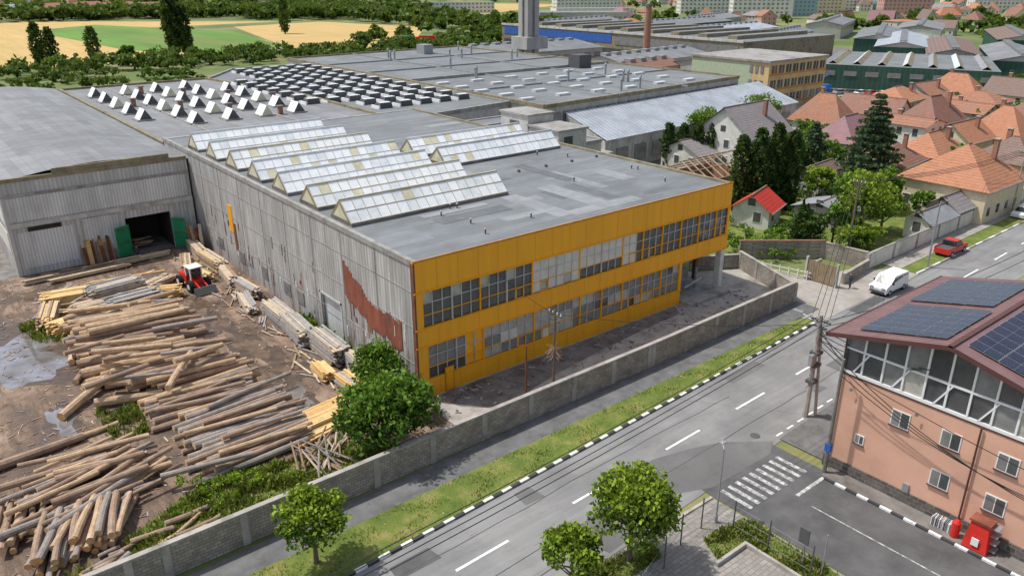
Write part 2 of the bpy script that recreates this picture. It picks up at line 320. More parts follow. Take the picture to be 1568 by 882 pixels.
def grassmass(name,poly,n,h=.25,p='weed',z=0):
    xs=[q[0] for q in poly]; ys=[q[1] for q in poly]; P=[]
    def inside(x,y):
        c=False;j=len(poly)-1
        for i in range(len(poly)):
            xi,yi=poly[i];xj,yj=poly[j]
            if (yi>y)!=(yj>y) and x<(xj-xi)*(y-yi)/(yj-yi)+xi: c=not c
            j=i
        return c
    while len(P)<n:
        x,y=U(min(xs),max(xs)),U(min(ys),max(ys))
        if inside(x,y): P.append((x,y,z))
    P=np.array(P); k=np.sin(P[:,0]*1.3+np.sin(P[:,1]*1.7)*2)*.5+.6; keep=rng.uniform(size=n)<k+.25; P=P[keep]; n=len(P); k=k[keep]
    hh=(h*rng.uniform(.4,1.4,n)*(.5+k*.7))[:,None]; a=rng.uniform(0,6.28,n); d=np.stack([np.cos(a),np.sin(a),np.zeros(n)],1)*.5
    up=np.stack([rng.normal(size=n)*.4,rng.normal(size=n)*.4,np.ones(n)],1)
    V=np.stack([P-d*hh*.35,P+d*hh*.35,P+d*hh*.4+up*hh,P-d*hh*.15+up*hh*1.1],1)
    return quadsmesh(name,V,rng.choice([0,1,1,2,2],n),PAL[p])
# ================================================================= GROUND
sheet('ground',[(-3000,-3000),(4000,-3000),(4000,4000),(-3000,4000)],-.03,'ground_far')
sheet('industrial_ground',[(-60,52),(60,30),(66,42),(250,20),(330,150),(190,270),(40,190),(-60,150)],-.012,'concrete_dark')
sheet('yard_ground',[(-80,-7.6),(0,-7.6),(0,52),(-80,52)],-.008,'yard_dirt')
sheet('courtyard_ground',[(0,-7.6),(42,-7.2),(46,2),(39.2,6),(39,0),(0,0)],-.004,'concrete')
sheet('wheat_field',[(-300,285),(84,292),(95,330),(90,500),(215,520),(60,640),(-300,640)],-.01,'wheat_field')
sheet('crop_field',[(66,345),(104,296),(128,320),(150,440),(100,560),(55,520)],.02,'crop_field')
sheet('wheat_field',[(122,285),(170,275),(260,400),(235,500),(165,480)],-.006,'wheat_field')
sheet('wheat_field',[(330,650),(400,520),(600,640),(500,820)],-.01,'wheat_field')
sheet('wheat_field',[(-100,700),(100,690),(200,800),(-50,950)],-.01,'wheat_field')
ky=lambda x:-13.9+.05*(x+4) if x<38 else -11.8+(x-38)*.012
iy=lambda x:-10.6+.012*x
fy=lambda x:-22.6+.045*x
XS=list(range(-60,261,6))
def strip(name,f0,f1,xs,z,mat):
    mb=MB()
    for a,b_ in zip(xs[:-1],xs[1:]): mb.poly([(a,f0(a),z),(b_,f0(b_),z),(b_,f1(b_),z),(a,f1(a),z)],mat)
    return mb.build(name)
strip('road',fy,ky,XS,.004,'asphalt')
sheet('gate_apron_pavement',[(38.6,-11.9),(62,-11.6),(56,-6),(49,-4.5),(47,2.5),(45.5,2.5),(42,-7.8),(38.6,-9)],.008,'paving')
strip('sidewalk',iy,lambda x:-8.2+(.02*x if x<42 else .8),[x for x in range(-60,43,6)],.06,'sidewalk_asphalt')
strip('sidewalk',lambda x:-9.6+(x-60)*.02,lambda x:-7.4+(x-60)*.02,list(range(60,261,8)),.05,'paving')
strip('verge_grass',ky,iy,[-60,-48,-36,-24,-12,0,8,16,24,32,36],.10,'grass')
sheet('verge_grass',[(36,ky(36)),(38.5,-11.6),(39,-11.1),(38,-10.3),(36,iy(36))],.10,'grass')
strip('verge_grass',lambda x:ky(x)+.2,lambda x:-9.7+(x-60)*.02,list(range(60,261,8)),.07,'grass')
vp=[(x,ky(x)+.25) for x in range(-22,37,3)]+[(38,-11)]+[(x,iy(x)-.05) for x in range(36,-23,-3)]
grassmass('verge_grass_blades',vp,9000,.09,'weed',.1)
mb=MB()
for i in range(90):
    x=U(-24,36); y=U(ky(x)+.3,iy(x)-.1); mb.obox((x,y),(U(.05,.16),U(.05,.12),.02),U(0,3),random.choice(['plank_brown','concrete','bark_brown']),.1)
mb.build('verge_litter')
mb=MB(); x=-40;i=0
while x<39:
    mb.hexa([(x,ky(x)-.12,0),(x+.78,ky(x+.78)-.12,0),(x+.78,ky(x+.78)+.12,0),(x,ky(x)+.12,0),(x,ky(x)-.12,.15),(x+.78,ky(x+.78)-.12,.15),(x+.78,ky(x+.78)+.12,.15),(x,ky(x)+.12,.15)],'paint_white' if i%2 else 'kerb_black'); x+=.8;i+=1
x=60
while x<200:
    mb.box(x,ky(x)-.1,0,x+1.9,ky(x)+.12,.13,'paint_white' if i%2 else 'concrete'); x+=2;i+=1
mb.build('painted_kerb')
sheet('side_street_road',[(8.2,-21.9),(16.6,-21.6),(16.6,-80),(8.2,-80)],.008,'asphalt_dark')
sheet('asphalt_patch',[(6,-17.6),(8.4,-17.5),(11.5,-18.3),(14,-19.2),(17,-21.5),(15.4,-22.3),(9,-22.2),(6.3,-21),(5.3,-19.2)],.012,'asphalt_patch')
sheet('asphalt_patch',[(-2,-19.5),(5,-19),(5.2,-20.5),(4.8,-22),(-1,-22.4)],.0105,'asphalt_patch')
mb=MB()
for i,(x,y,l,w_) in enumerate([(-12,-16.5,3,1.2),(22,-14.2,5,1),(31,-18.6,3.4,1.3),(44,-13.3,6,1.2),(-2,-15.8,1.6,1.4),(3,-20.4,2.2,.9),(57,-16.8,5,1.4),(26,-19.6,1.5,1.2)]): mb.poly([(x,y,.0135+i*.0003),(x+l,y+.034*l+U(-.1,.1),.0135+i*.0003),(x+l-.2,y+w_+.034*l,.0135+i*.0003),(x+.1,y+w_,.0135+i*.0003)],'asphalt_patch' if i%3 else 'asphalt_dark')
mb.build('asphalt_patch')
mb=MB()
for (x0,x1,y) in [(-40,20,-15.9),(-20,60,-19.6),(-30,4,-21.2),(20,90,-14)]:
    x=x0; yo=0
    while x<x1:
        yn=yo*.8+U(-.12,.12); mb.poly([(x,y+yo+.034*x-.03,.0165),(x+2,y+yn+.034*(x+2)-.03,.0165),(x+2,y+yn+.034*(x+2)+.02,.0165),(x,y+yo+.034*x+.02,.0165)],'tar_seam'); x+=2; yo=yn
mb.build('tar_seams')
mb=MB()
for a in [-36,-27,-18,-9,.5,10,18.7,27.5,36,45,54,63,72,81,90,99,108,117,126]:
    c0=-17.9+.034*(a+9); c1=-17.9+.034*(a+13); w=.10
    mb.poly([(a,c0-w,.020),(a+4,c1-w,.020),(a+4,c1+w,.020),(a,c0+w,.020)],'paint_white')
for i in range(9):
    xx=9+i*.78; mb.poly([(xx,-25.2,.020),(xx+.34,-25.2,.020),(xx+.34,-22.8,.020),(xx,-22.8,.020)],'paint_worn')
for i in range(10):
    xx=17.8+i*1.5; mb.poly([(xx,fy(xx)+.5,.020),(xx+.8,fy(xx)+.5,.020),(xx+.8,fy(xx)+.66,.020),(xx,fy(xx)+.66,.020)],'paint_white')
mb.poly([(12.6,-26.4,.020),(16.0,-26.4,.020),(16.0,-26.15,.020),(12.6,-26.15,.020)],'paint_worn')
mb.poly([(12.3,-40,.020),(12.4,-40,.020),(12.4,-27.5,.020),(12.3,-27.5,.020)],'paint_worn')
mb.build('road_markings')
mb=MB(); y=-26.4;i=0
while y>-60: mb.box(15.6,y-.75,0,15.8,y,.14,'paint_white' if i%2 else 'kerb_black'); y-=.78;i+=1
mb.build('painted_kerb')
sheet('sidewalk',[(15.8,-26),(17.3,-26),(17.3,-60),(15.8,-60)],.1,'concrete_dark')
sheet('sidewalk',[(17.6,-21.6),(60,-19.9),(60,-23),(34,-24),(17.6,-25.2)],.06,'sidewalk_asphalt')
sheet('paved_lot_pavement',[(-60,-40),(-60,-25.6),(-4,-23.2),(4,-22.8),(8,-23),(8.2,-70),(-60,-70)],.03,'paver_blocks')
sheet('verge_grass',[(-4,-22.9),(1.6,-22.9),(1.2,-24.6),(-5,-24.6)],.06,'grass')
sheet('verge_grass',[(4.2,-25.2),(7.9,-25.4),(7.9,-32),(6,-32),(5.8,-27),(3.4,-27)],.06,'grass')
grassmass('hedge_grass',[(3.4,-27),(4.2,-25.2),(7.9,-25.4),(7.9,-32),(6.2,-32),(5.9,-26.8)],3500,.22,'weed',.06)
grassmass('hedge_grass',[(-4,-22.9),(1.6,-22.9),(1.2,-24.6),(-5,-24.6)],1800,.2,'weed',.06)
mb=MB(); mb.box(3.0,-27.2,0,5.9,-27.0,.3,'concrete'); mb.box(5.7,-34,0,5.9,-27.2,.3,'concrete'); mb.box(-4,-23.0,0,8,-22.8,.13,'concrete'); mb.build('planter_kerb')
mb=MB(); pts=[(-6,-27.3),(-2.7,-26.3),(.5,-25.3),(2.8,-24.6),(5.0,-24.4),(6.3,-25.8),(6.4,-28.2),(6.4,-31)]
for x,y in pts: mb.cyl((x,y,0),(x,y,2.3),.045,None,6,'steel_dark')
for (a,b_),(c_,d_) in zip(pts[:-1],pts[1:]):
    for z in (.5,1.2,1.9): mb.cyl((a,b_,z),(c_,d_,z),.012,None,4,'steel_grey')
mb.build('wire_fence')
mb=MB(); mb.cyl((16.6,-20.2,.0),(16.6,-20.2,.025),.38,None,16,'steel_dark'); mb.build('manhole_cover')
# ================================================================= MAIN HALL
e=empty('factory_hall'); H=11.7
mb=MB()
for y0,y1,z0,z1 in [(0,13,0,H),(13,17,4.0,H),(17,62,0,H)]: mb.box(0,y0,z0,.25,y1,z1,'corrugated_side')
mb.box(.3,13,0,.4,17,4.0,'corrugated_white'); mb.box(-.05,12.8,0,.02,13,4.2,'concrete_light'); mb.box(-.05,17,0,.02,17.2,4.2,'concrete_light'); mb.box(-.05,12.8,4,.02,17.2,4.2,'concrete_light')
for y in np.arange(6,52,6.0): mb.box(-.03,y-.05,0,0.0,y+.05,H-.2,'parapet')
for z in (3.0,6.2,9.2): mb.box(-.035,0.1,z,-.005,52,z+.05,'parapet')
mb.box(-.1,0,H-.25,.3,62,H+.18,'parapet')
y=2.2; d1=d2=0
while y<11.6:
    u=(y-2.2)/9.4
    tp=6.1-.2*u if u<.5 else 6.0+(u-.5)*5.4; bt=3.3+.9*u+max(0,u-.6)*3
    d1=d1*.6+U(-.16,.16); d2=d2*.6+U(-.3,.3); mb.hexa([(-.045,y,bt+d2),(-.004,y,bt+d2),(-.004,y+.31,bt+d2+U(-.1,.1)),(-.045,y+.31,bt+d2),(-.045,y,tp+d1),(-.004,y,tp+d1),(-.004,y+.31,tp+d1-.05),(-.045,y+.31,tp+d1-.05)],'rust_paint')
    if random.random()<.45: mb.box(-.04,y+.05,bt+d2-U(.3,1.8),-.004,y+U(.12,.25),bt+d2,'rust')
    y+=.31
for i in range(60):
    y=U(18,50) if i<46 else U(1,12); z=U(.8,6); w=U(.06,.28); h_=U(.3,1.6)
    mb.box(-.03-i*.0003,y,z,-.004,y+w,z+h_,random.choice(['rust','parapet_brown','parapet_brown','panel_white','concrete_dark']))
mb.box(-.055,38.9,4.4,-.004,40.0,7.6,'orange_trim'); mb.box(-.053,38.2,2.4,-.004,38.9,5.6,'rust')
for y in (21,24.2,30,36.5,43.2): mb.box(-.07,y,1.2,-.0,y+1.6,2.6,'glass_mid')
mb.box(38.75,0,5.2,39,62,H,'concrete_light'); mb.box(38.75,7,0,39,62,5.2,'concrete_light')
mb.box(0,61.75,0,39,62,H,'concrete_light')
mb.build('walls',e)
mb=MB()
mb.poly([(.25,.2,H-.1),(38.8,.2,H-.1),(38.8,61.8,H-.1),(.25,61.8,H-.1)],'roof_felt')
mb.box(38.7,0,H-.15,39.1,62,H+.12,'parapet_brown')
for i in range(22):
    x,y=U(2,34),U(1,10) if i<8 else U(3,58); w,l=U(.9,2.4),U(3,9); z=H-.095+i*.0012
    if i%2: w,l=l,w
    if x+w>38 : w=38-x
    mb.poly([(x,y,z),(x+w,y,z),(x+w,y+l,z),(x,y+l,z)],'roof_patch' if i%3 else 'roof_patch_dark')
for i in range(26):
    x,y=(U(22,37),U(3,24)) if i%2 else (U(4,18),U(2.5,11))
    if i<12: mb.cyl((x,y,H-.1),(x,y,H+.35),.07,None,7,'steel_dark'); mb.cyl((x,y,H+.35),(x,y,H+.42),.14,.05,7,'steel_grey')
for x in np.arange(21,38,4): mb.box(x,18,H-.1,x+.25,18.25,H+.15,'steel_dark')
mb.build('roof',e)
mb=MB()
mb.box(-.12,-.12,9.25,39.12,.15,H+.12,'orange_sheet',top='parapet'); mb.box(-.12,-.12,4.6,39.12,.15,6.2,'orange_sheet'); mb.box(-.12,-.12,0,31.9,.15,1.6,'orange_sheet')
mb.box(-.12,-.12,6.2,.6,.15,9.25,'orange_sheet'); mb.box(-.12,-.12,1.6,.9,.15,4.6,'orange_sheet'); mb.box(38.75,-.12,6.2,39.12,.15,9.25,'orange_sheet')
mb.box(31.5,-.12,1.6,31.9,.15,4.6,'orange_sheet')
mb.box(-.16,-.16,H+.05,39.16,-.1,H+.2,'orange_dark'); mb.box(-.15,-.2,6.1,39.15,-.11,6.22,'orange_trim'); mb.box(-.15,-.2,9.2,39.15,-.11,9.32,'orange_trim'); mb.box(-.15,-.2,1.5,31.9,-.11,1.62,'orange_trim'); mb.box(-.15,-.2,4.55,39.15,-.11,4.65,'orange_trim')
mb.box(-.14,-.14,0,.0,.3,H,'rust')
for x in np.arange(2,39,2.0):
    for z0,z1 in ((9.35,H),(4.7,6.08)): mb.box(x-.012,-.13,z0,x+.012,-.118,z1,'orange_dark')
    if x<31: mb.box(x-.012,-.13,.1,x+.012,-.118,1.48,'orange_dark')
mb.box(2.4,-.2,.02,3.3,-.125,2.2,'orange_dark'); mb.box(2.5,-.21,.1,3.2,-.2,2.1,'orange_trim')
mb.build('orange_facade',e)
mb=MB()
def band(x0,x1,z0,z1,rows,code):
    n=int(round((x1-x0)/.93)); w=(x1-x0)/n; hz=(z1-z0)/rows
    for i in range(n):
        a=x0+i*w; u=(a-x0)/(x1-x0)
        for r in range(rows):
            q=code(u,r,i)
            rc=.0 if q=='panel_white' else .06
            mb.box(a+.03,rc-.02,z0+r*hz+.03,a+w-.03,rc+.04,z0+(r+1)*hz-.03,q)
        major=(i%3==0); ww=.06 if major else .03
        mb.box(a-ww,-.10 if major else -.06,z0,a+ww,.1,z1,'orange_trim' if (major and (i%6==0 or u>.6)) else 'concrete_light')
        if i%3==1 and (i*7)%5<2:
            for zz in (z0+.02,z0+hz-.02): mb.box(a,-.09,zz-.05,a+w*1,-.02,zz+.05,'orange_trim')
            mb.box(a+.02,-.09,z0,a+.1,-.02,z0+hz,'orange_trim'); mb.box(a+w-.1,-.09,z0,a+w-.02,-.02,z0+hz,'orange_trim')
    for r in range(1,rows): mb.box(x0,-.055,z0+r*hz-.03,x1,.08,z0+r*hz+.03,'orange_trim' if r==1 else 'concrete_light')
def up(u,r,i):
    k=((i//3)*37+r*11+i)%10
    if u<.27: return 'glass_milky' if r==2 and k<3 else ('glass_dark' if k<7 else 'glass_mid')
    if u<.40: return 'panel_white' if not(r==0 and i%3==1) else 'glass_milky'
    if u<.57: return ('panel_white' if r>0 else ('glass_dark' if k<6 else 'panel_white')) if u>.43 else 'panel_white'
    if u<.62: return 'panel_white'
    return 'glass_dark' if k<7 else ('glass_mid' if k<9 else 'glass_milky')
def lo(u,r,i):
    k=((i//3)*29+r*3+i)%10
    if u<.1: return 'glass_dark' if r<1 else 'glass_mid'
    if u<.16: return 'orange_sheet' if r else 'orange_trim'
    if u<.5: return 'glass_milky' if k<6 else ('glass_mid' if k<9 else 'panel_white')
    return 'glass_mid' if k<7 else ('glass_dark' if k<8 else 'glass_milky')
band(.6,38.75,6.24,9.2,3,up); band(.9,31.5,1.64,4.55,3,lo)
mb.build('window_bands',e)
mb=MB(); mb.box(31.9,.15,0,32.1,7,5.0,'concrete_light'); mb.box(32.1,7,0,38.75,7.15,5.2,'concrete_dark'); mb.box(32.1,.15,4.95,38.75,7,5.15,'concrete'); mb.poly([(31.9,-.1,.15),(39,-.1,.15),(39,7,.15),(31.9,7,.15)],'concrete')
mb.box(38.3,-.1,0,38.9,.6,4.6,'white_render')
mb.box(38.3,6.3,0,39,7,5.2,'white_render'); mb.box(38.4,3.2,0,38.8,3.6,4.95,'rust')
mb.box(33,2,.15,35.5,3.8,1.3,'steel_grey'); mb.box(33.3,2.2,1.3,34.2,3.4,2.2,'concrete_light'); mb.box(36,3.5,.15,37.6,5,1.6,'parapet'); mb.cyl((36.5,1.6,.15),(36.5,1.6,2.5),.15,None,8,'steel_grey'); mb.cyl((34,1,.9),(37,1.2,1.3),.12,None,8,'concrete_light')
mb.box(32,-1.6,0,38.5,-.2,.35,'concrete'); mb.build('loggia',e)
def skyl(x0,x1,yc,parent,w=1.9,h=1.75,tint=0):
    mb=MB(); z=H-.1
    mb.box(x0,yc-w-.1,z,x1,yc+w+.1,z+.3,'concrete_dark'); z+=.3
    n=int((x1-x0)/1.0); d=(x1-x0)/n; fm='frame_brass' if tint>.3 else 'alu'
    for i in range(n):
        a=x0+i*d; bb=a+d
        for sgn in(-1,1):
            for r in range(2):
                t0,t1=r*.5,(r+1)*.5
                q=random.random(); mt='skylight_white' if q<.7-tint*.5 else ('skylight_grey' if q<.98-tint*.3 else 'skylight_yellow')
                mb.poly([(a,yc+sgn*w*(1-t0),z+h*t0),(bb,yc+sgn*w*(1-t0),z+h*t0),(bb,yc+sgn*w*(1-t1),z+h*t1),(a,yc+sgn*w*(1-t1),z+h*t1)],mt)
            mb.hexa([(a-.035,yc+sgn*w-.02,z),(a+.035,yc+sgn*w-.02,z),(a+.035,yc+sgn*w+.02,z),(a-.035,yc+sgn*w+.02,z),(a-.035,yc-.02,z+h+.05),(a+.035,yc-.02,z+h+.05),(a+.035,yc+.02,z+h+.05),(a-.035,yc+.02,z+h+.05)],fm)
    for sgn in (-1,1): mb.box(x0,yc+sgn*w*.5-.03,z+h*.5-.01,x1,yc+sgn*w*.5+.03,z+h*.5+.05,fm); mb.box(x0,yc+sgn*w-.05,z-.02,x1,yc+sgn*w+.05,z+.07,fm)
    mb.box(x0-.05,yc-.1,z+h-.05,x1+.05,yc+.1,z+h+.08,fm)
    for x,o in ((x0,-.02),(x1,.02)):
        mb.poly([(x+o,yc-w,z),(x+o,yc+w,z),(x+o,yc,z+h)],'parapet_brown' if x==x0 else 'skylight_yellow')
        mb.poly([(x+o*2,yc-w*.7,z+.12),(x+o*2,yc+w*.7,z+.12),(x+o*2,yc,z+h*.78)],'skylight_yellow' if o<0 else 'skylight_grey')
    mb.build('skylight_ridge',parent)
for i,y in enumerate([13.3,19.8,26.4,33,39.5,46,52.5]): skyl(.9,18.2,y,e,tint=[.45,.5,.1,.3,.35,.0,0][i])
for y in (26.6,33.0): skyl(20.0,37.2,y,e,tint=.2)
mb=MB()
mb.box(39,27,0,44,33,13.0,'concrete_light',top='roof_felt_b'); mb.box(39,33.2,0,43.6,39,14.2,'concrete_light',top='roof_felt_b'); mb.box(38.8,26.8,13,44.2,33.2,13.25,'parapet'); mb.box(38.8,33.0,14.2,43.8,39.2,14.45,'parapet')
mb.box(40,26.95,11.2,41.5,27.02,12.3,'glass_dark'); mb.box(38.95,35,12.3,39.02,37,13.4,'glass_dark'); mb.build('stair_tower',e)
mb=MB()
def wall(p0,p1,h,th,mat,cop='concrete',pier=None):
    d=Vector((p1[0]-p0[0],p1[1]-p0[1],0)); L=d.length; d/=L; n=Vector((-d.y,d.x,0))*th/2
    a=Vector((p0[0],p0[1],0)); b_=Vector((p1[0],p1[1],0))
    P=[a-n,b_-n,b_+n,a+n]; mb.hexa([*P,*[p+Vector((0,0,h)) for p in P]],mat)
    n2=n*1.25; Q=[a-n2,b_-n2,b_+n2,a+n2]; mb.hexa([p+Vector((0,0,h)) for p in Q]+[p+Vector((0,0,h+.1)) for p in Q],cop)
    if pier:
        k=int(L/pier)
        for i in range(k+1):
            c=a+d*min(L,i*pier); s_=th*.85; mb.obox((c.x,c.y),(.45,s_*1.6,h+.0+.04),math.atan2(d.y,d.x),'concrete',0)
wall((-60,-7.9),(-22,-8.0),2.2,.3,'stone_wall',pier=4.5); wall((-22,-8.0),(19,-7.8),2.2,.3,'stone_wall',pier=4.5); wall((19,-7.8),(41.6,-7.3),2.2,.3,'stone_wall',pier=4.5); wall((41.6,-7.3),(45.8,2.6),2.0,.3,'stone_wall',pier=3.5)
wall((45.8,2.6),(40.5,5.6),1.6,.3,'stone_wall')
mb.build('perimeter_stone_wall')
mb=MB()
for i in range(330):
    x,y=U(1,40),(U(-7.3,-.5) if i<130 else -.6-abs(random.gauss(0,1.2))); s_=U(.06,.24)
    mb.obox((x,max(y,-7)),(s_*U(.6,3),s_*U(.5,1.2),U(.04,.14)),U(0,3),random.choice(['concrete','concrete_dark','concrete_dark','plank_grey','concrete_dark','plank_brown']))
mb.build('courtyard_debris')
mb=MB()
for i in range(14): mb.obox((31+i*.55,-4.6+U(-.4,.4)),(.5,1.4,U(.1,.35)),U(-.3,.3),'concrete')
mb.build('concrete_slab_pile')
sheet('courtyard_dirt_ground',[(1,-.3),(2,-3),(3.5,-4.4),(6,-5.2),(8,-4.4),(12,-3.6),(18,-2.8),(24,-2.2),(30,-1.8),(31,-.3)],.004,'concrete_dark')
# ================================================================= POLES & WIRES
def pole(x,y,h,r=.16,mat='pole_wood',arm=True,lean=0):
    mb=MB(); mb.cyl((x,y,-.1),(x+lean,y,h),r,r*.7,8,mat,seg=2)
    if arm:
        mb.box(x+lean-.06,y-.8,h-.5,x+lean+.06,y+.8,h-.38,'steel_dark'); mb.box(x+lean-.06,y-.6,h-1.0,x+lean+.06,y+.6,h-.9,'steel_dark')
        for q in (-.7,-.25,.25,.7): mb.cyl((x+lean,y+q,h-.38),(x+lean,y+q,h-.18),.05,None,6,'white_paint_clean')
    return mb
m1=pole(22,-21,8.6,.22,'concrete',True)
m1.cyl((22.7,-21.4,0),(22.15,-21.1,7.6),.13,.1,6,'concrete')
for z in (3,4.4,5.4): m1.box(21.7,-21.35,z,22.5,-20.7,z+.25,'steel_dark')
m1.box(21.3,-21.2,4.6,21.75,-20.9,5.5,'steel_grey'); m1.cyl((22,-21,7.8),(22.2,-19.2,8.2),.05,None,6,'steel_grey'); m1.box(22.05,-19.4,8.1,22.4,-18.6,8.25,'steel_grey')
m1.build('utility_pole')
m2=pole(16.3,-26,8.8,.15,'concrete_dark',False); m2.box(16.15,-26.2,1.8,16.45,-25.8,2.4,'blue_band'); m2.build('utility_pole')
m3=pole(10,-5,6.9,.12,'pole_wood')
for i in range(60):
    a,b_=U(0,6.28),U(-.5,.5); m3.cyl((10,-5,3.2+b_),(10+math.cos(a)*U(.4,1),-5+math.sin(a)*U(.4,1),3.1+b_+U(-.6,.3)),.03,.01,4,'bark_brown')
m3.build('utility_pole'); pole(7,-5,4.6,.1,'rust',False).build('rusty_post')
pole(58,-4,10,.15,'pole_wood').build('utility_pole'); pole(63,-11.3,8,.12,'steel_grey',False).build('utility_pole'); pole(-50,-23,8.6,.2,'concrete').build('utility_pole'); pole(96,-8,9,.14,'concrete').build('utility_pole')
mb=MB()
def wire(p0,p1,sag=.8,r=.012,n=10):
    p0=Vector(p0);p1=Vector(p1); pr=p0
    for i in range(1,n+1):
        t_=i/n; q=p0.lerp(p1,t_)-Vector((0,0,sag*4*t_*(1-t_))); mb.cyl(pr,q,r*1.4,None,4,'wire'); pr=q
for q in (-.7,-.25,.25,.7):
    wire((-50,-23+q,8.4),(22,-21+q,8.4),1.2,.018,18); wire((22,-21+q,8.4),(58,-4+q,9.6),.9,.02); wire((58,-4+q,9.8),(96,-8+q,8.8),.8,.022)
for q in (.0,.45,.9): wire((22,-21,7.6-q),(17,-31+q,9.8-q*.4),.4,.022); wire((16.3,-26,8.5-q),(17.0,-44,4+q),1.5,.02); wire((22,-21,7.2-q),(14.5,-50,5.5+q),2.2,.022,16)
wire((22,-21,7.8),(16.3,-26,8.6),.3,.025); wire((16.3,-26,8),(18,-60,6),1.5,.018); wire((10,-5,6.5),(22,-21,7.9),.5,.016); wire((10,-5,6.5),(8,-.2,9),.2)
wire((22,-21,8.0),(60,-24,8),1,.02); wire((22,-21,7.6),(60,-24.5,7.4),1.2,.02)
mb.build('overhead_wires')
mb=MB(); mb.cyl((6.2,-24.6,0),(6.2,-24.6,5.4),.06,.04,8,'steel_grey'); mb.cyl((6.2,-24.6,5.4),(6.5,-24.2,5.6),.035,None,6,'steel_grey'); mb.box(6.35,-24.35,5.5,6.75,-24.05,5.57,'steel_grey'); mb.cyl((6.2,-24.6,0),(6.2,-24.6,.5),.11,None,8,'steel_grey'); mb.build('street_lamp')
mb=MB(); mb.cyl((6.9,-30.2,0),(6.9,-30.2,2.6),.04,None,6,'steel_grey'); mb.box(6.6,-30.5,1.8,6.68,-29.9,2.8,'steel_dark'); mb.cyl((6.9,-31.4,0),(6.9,-31.4,3.0),.04,None,6,'steel_grey'); mb.build('info_sign')
# ================================================================= TIMBER HALL (left)
e=empty('timber_hall'); mb=MB(); X0,X1,Y0,Y1=-20.5,-.3,52,134
mb.box(X0,Y0,9.2,X1,Y0+.3,10.0,'corrugated_front')
for a,b_,z0,z1 in [(X0,-8.5,0,9.2),(-3.2,X1,0,9.2),(-8.5,-3.2,4.6,9.2)]: mb.box(a,Y0,z0,b_,Y0+.3,z1,'corrugated_front')
mb.box(X0,Y0,10,X1,Y0+.3,11.0,'corrugated_front')
mb.box(X0+5.5,Y0,11.0,X1-2,Y0+.3,11.7,'parapet_brown'); mb.box(X0-.1,Y0-.06,10.7,X1,Y0+.36,11.15,'parapet_brown')
for x in (-20.3,-13.5,-8.7,-3.0,-.5): mb.box(x-.2,Y0-.12,0,x+.2,Y0,9.6 if x in(-20.3,) else 6.0,'concrete_light')
mb.box(X0,Y0-.16,5.6,X1,Y0-.02,6.1,'concrete_light'); mb.box(X0,Y0-.14,9.1,X1,Y0-.02,9.35,'concrete'); mb.box(-19.7,Y0-.05,.8,-14,Y0-.02,5,'corrugated_white'); mb.box(-13,Y0-.05,1.2,-9.2,Y0-.02,5.4,'corrugated_white')
mb.box(X0+.2,Y0-.07,6.3,X1-.4,Y0-.01,9.0,'corrugated_white')
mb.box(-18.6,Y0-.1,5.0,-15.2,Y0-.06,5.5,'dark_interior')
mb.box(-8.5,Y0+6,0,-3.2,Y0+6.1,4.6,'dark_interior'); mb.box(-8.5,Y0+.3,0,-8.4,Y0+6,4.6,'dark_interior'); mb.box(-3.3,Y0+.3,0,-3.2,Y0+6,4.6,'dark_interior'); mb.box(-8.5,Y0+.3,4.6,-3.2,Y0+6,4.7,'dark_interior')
for i in range(10): mb.obox((-6.5+U(-1,1),Y0+2.5+U(-1,1)),(U(1,2.4),.25,.12),U(-.4,.4),'plank_brown',.1+i*.1)
mb.box(X0,Y0+.3,0,X0+.3,Y1,10.6,'corrugated_side'); mb.box(X0-.05,Y0+1,2.5,X0,Y1-2,5,'panel_white'); mb.box(X0-.05,Y0+.5,6,X0,Y1-2,10,'corrugated_white')
mb.box(X0,Y1-.3,0,X1,Y1,10.6,'corrugated_front')
mb.build('walls',e); mb=MB(); n=8; prev=None
for i in range(n+1):
    x=X0-.4+(X1+.9-X0)*i/n; z=10.7+1.1*math.sin(math.pi*i/n)
    if prev: mb.poly([(prev[0],Y0+.3,prev[1]),(x,Y0+.3,z),(x,Y1,z),(prev[0],Y1,prev[1])],'roof_felt_b')
    prev=(x,z)
mb.build('roof',e)
mb=MB(); mb.obox((-9.2,51.0),(1.9,.14,4.0),.45,'green_door'); mb.obox((-2.7,50.9),(1.6,.14,3.9),-.75,'green_door')
for c_,a in (((-9.2,50.9),.45),((-2.7,50.8),-.75)):
    for z in (.3,2.0,3.6): mb.obox((c_[0],c_[1]-.03),(1.5,.12,.1),a,'steel_dark',z)
mb.build('green_doors',e)
mb=MB()
for i in range(34):
    x=U(-14,-10.6); mb.obox((x,51.3+U(-.3,.2)),(U(.2,.5),.08,U(2,3.8)),U(-.2,.2),random.choice(['plank_brown','plank_orange','plank_grey','rust']),0,-.25)
for i in range(16): mb.obox((-1.2+U(-.8,.6),49.8-U(0,1.6)),(U(.2,.4),.08,U(2,3.4)),U(-.5,.5),random.choice(['plank_pale','plank_brown','rust_paint']),0,-.3)
mb.build('leaning_plank_stack')
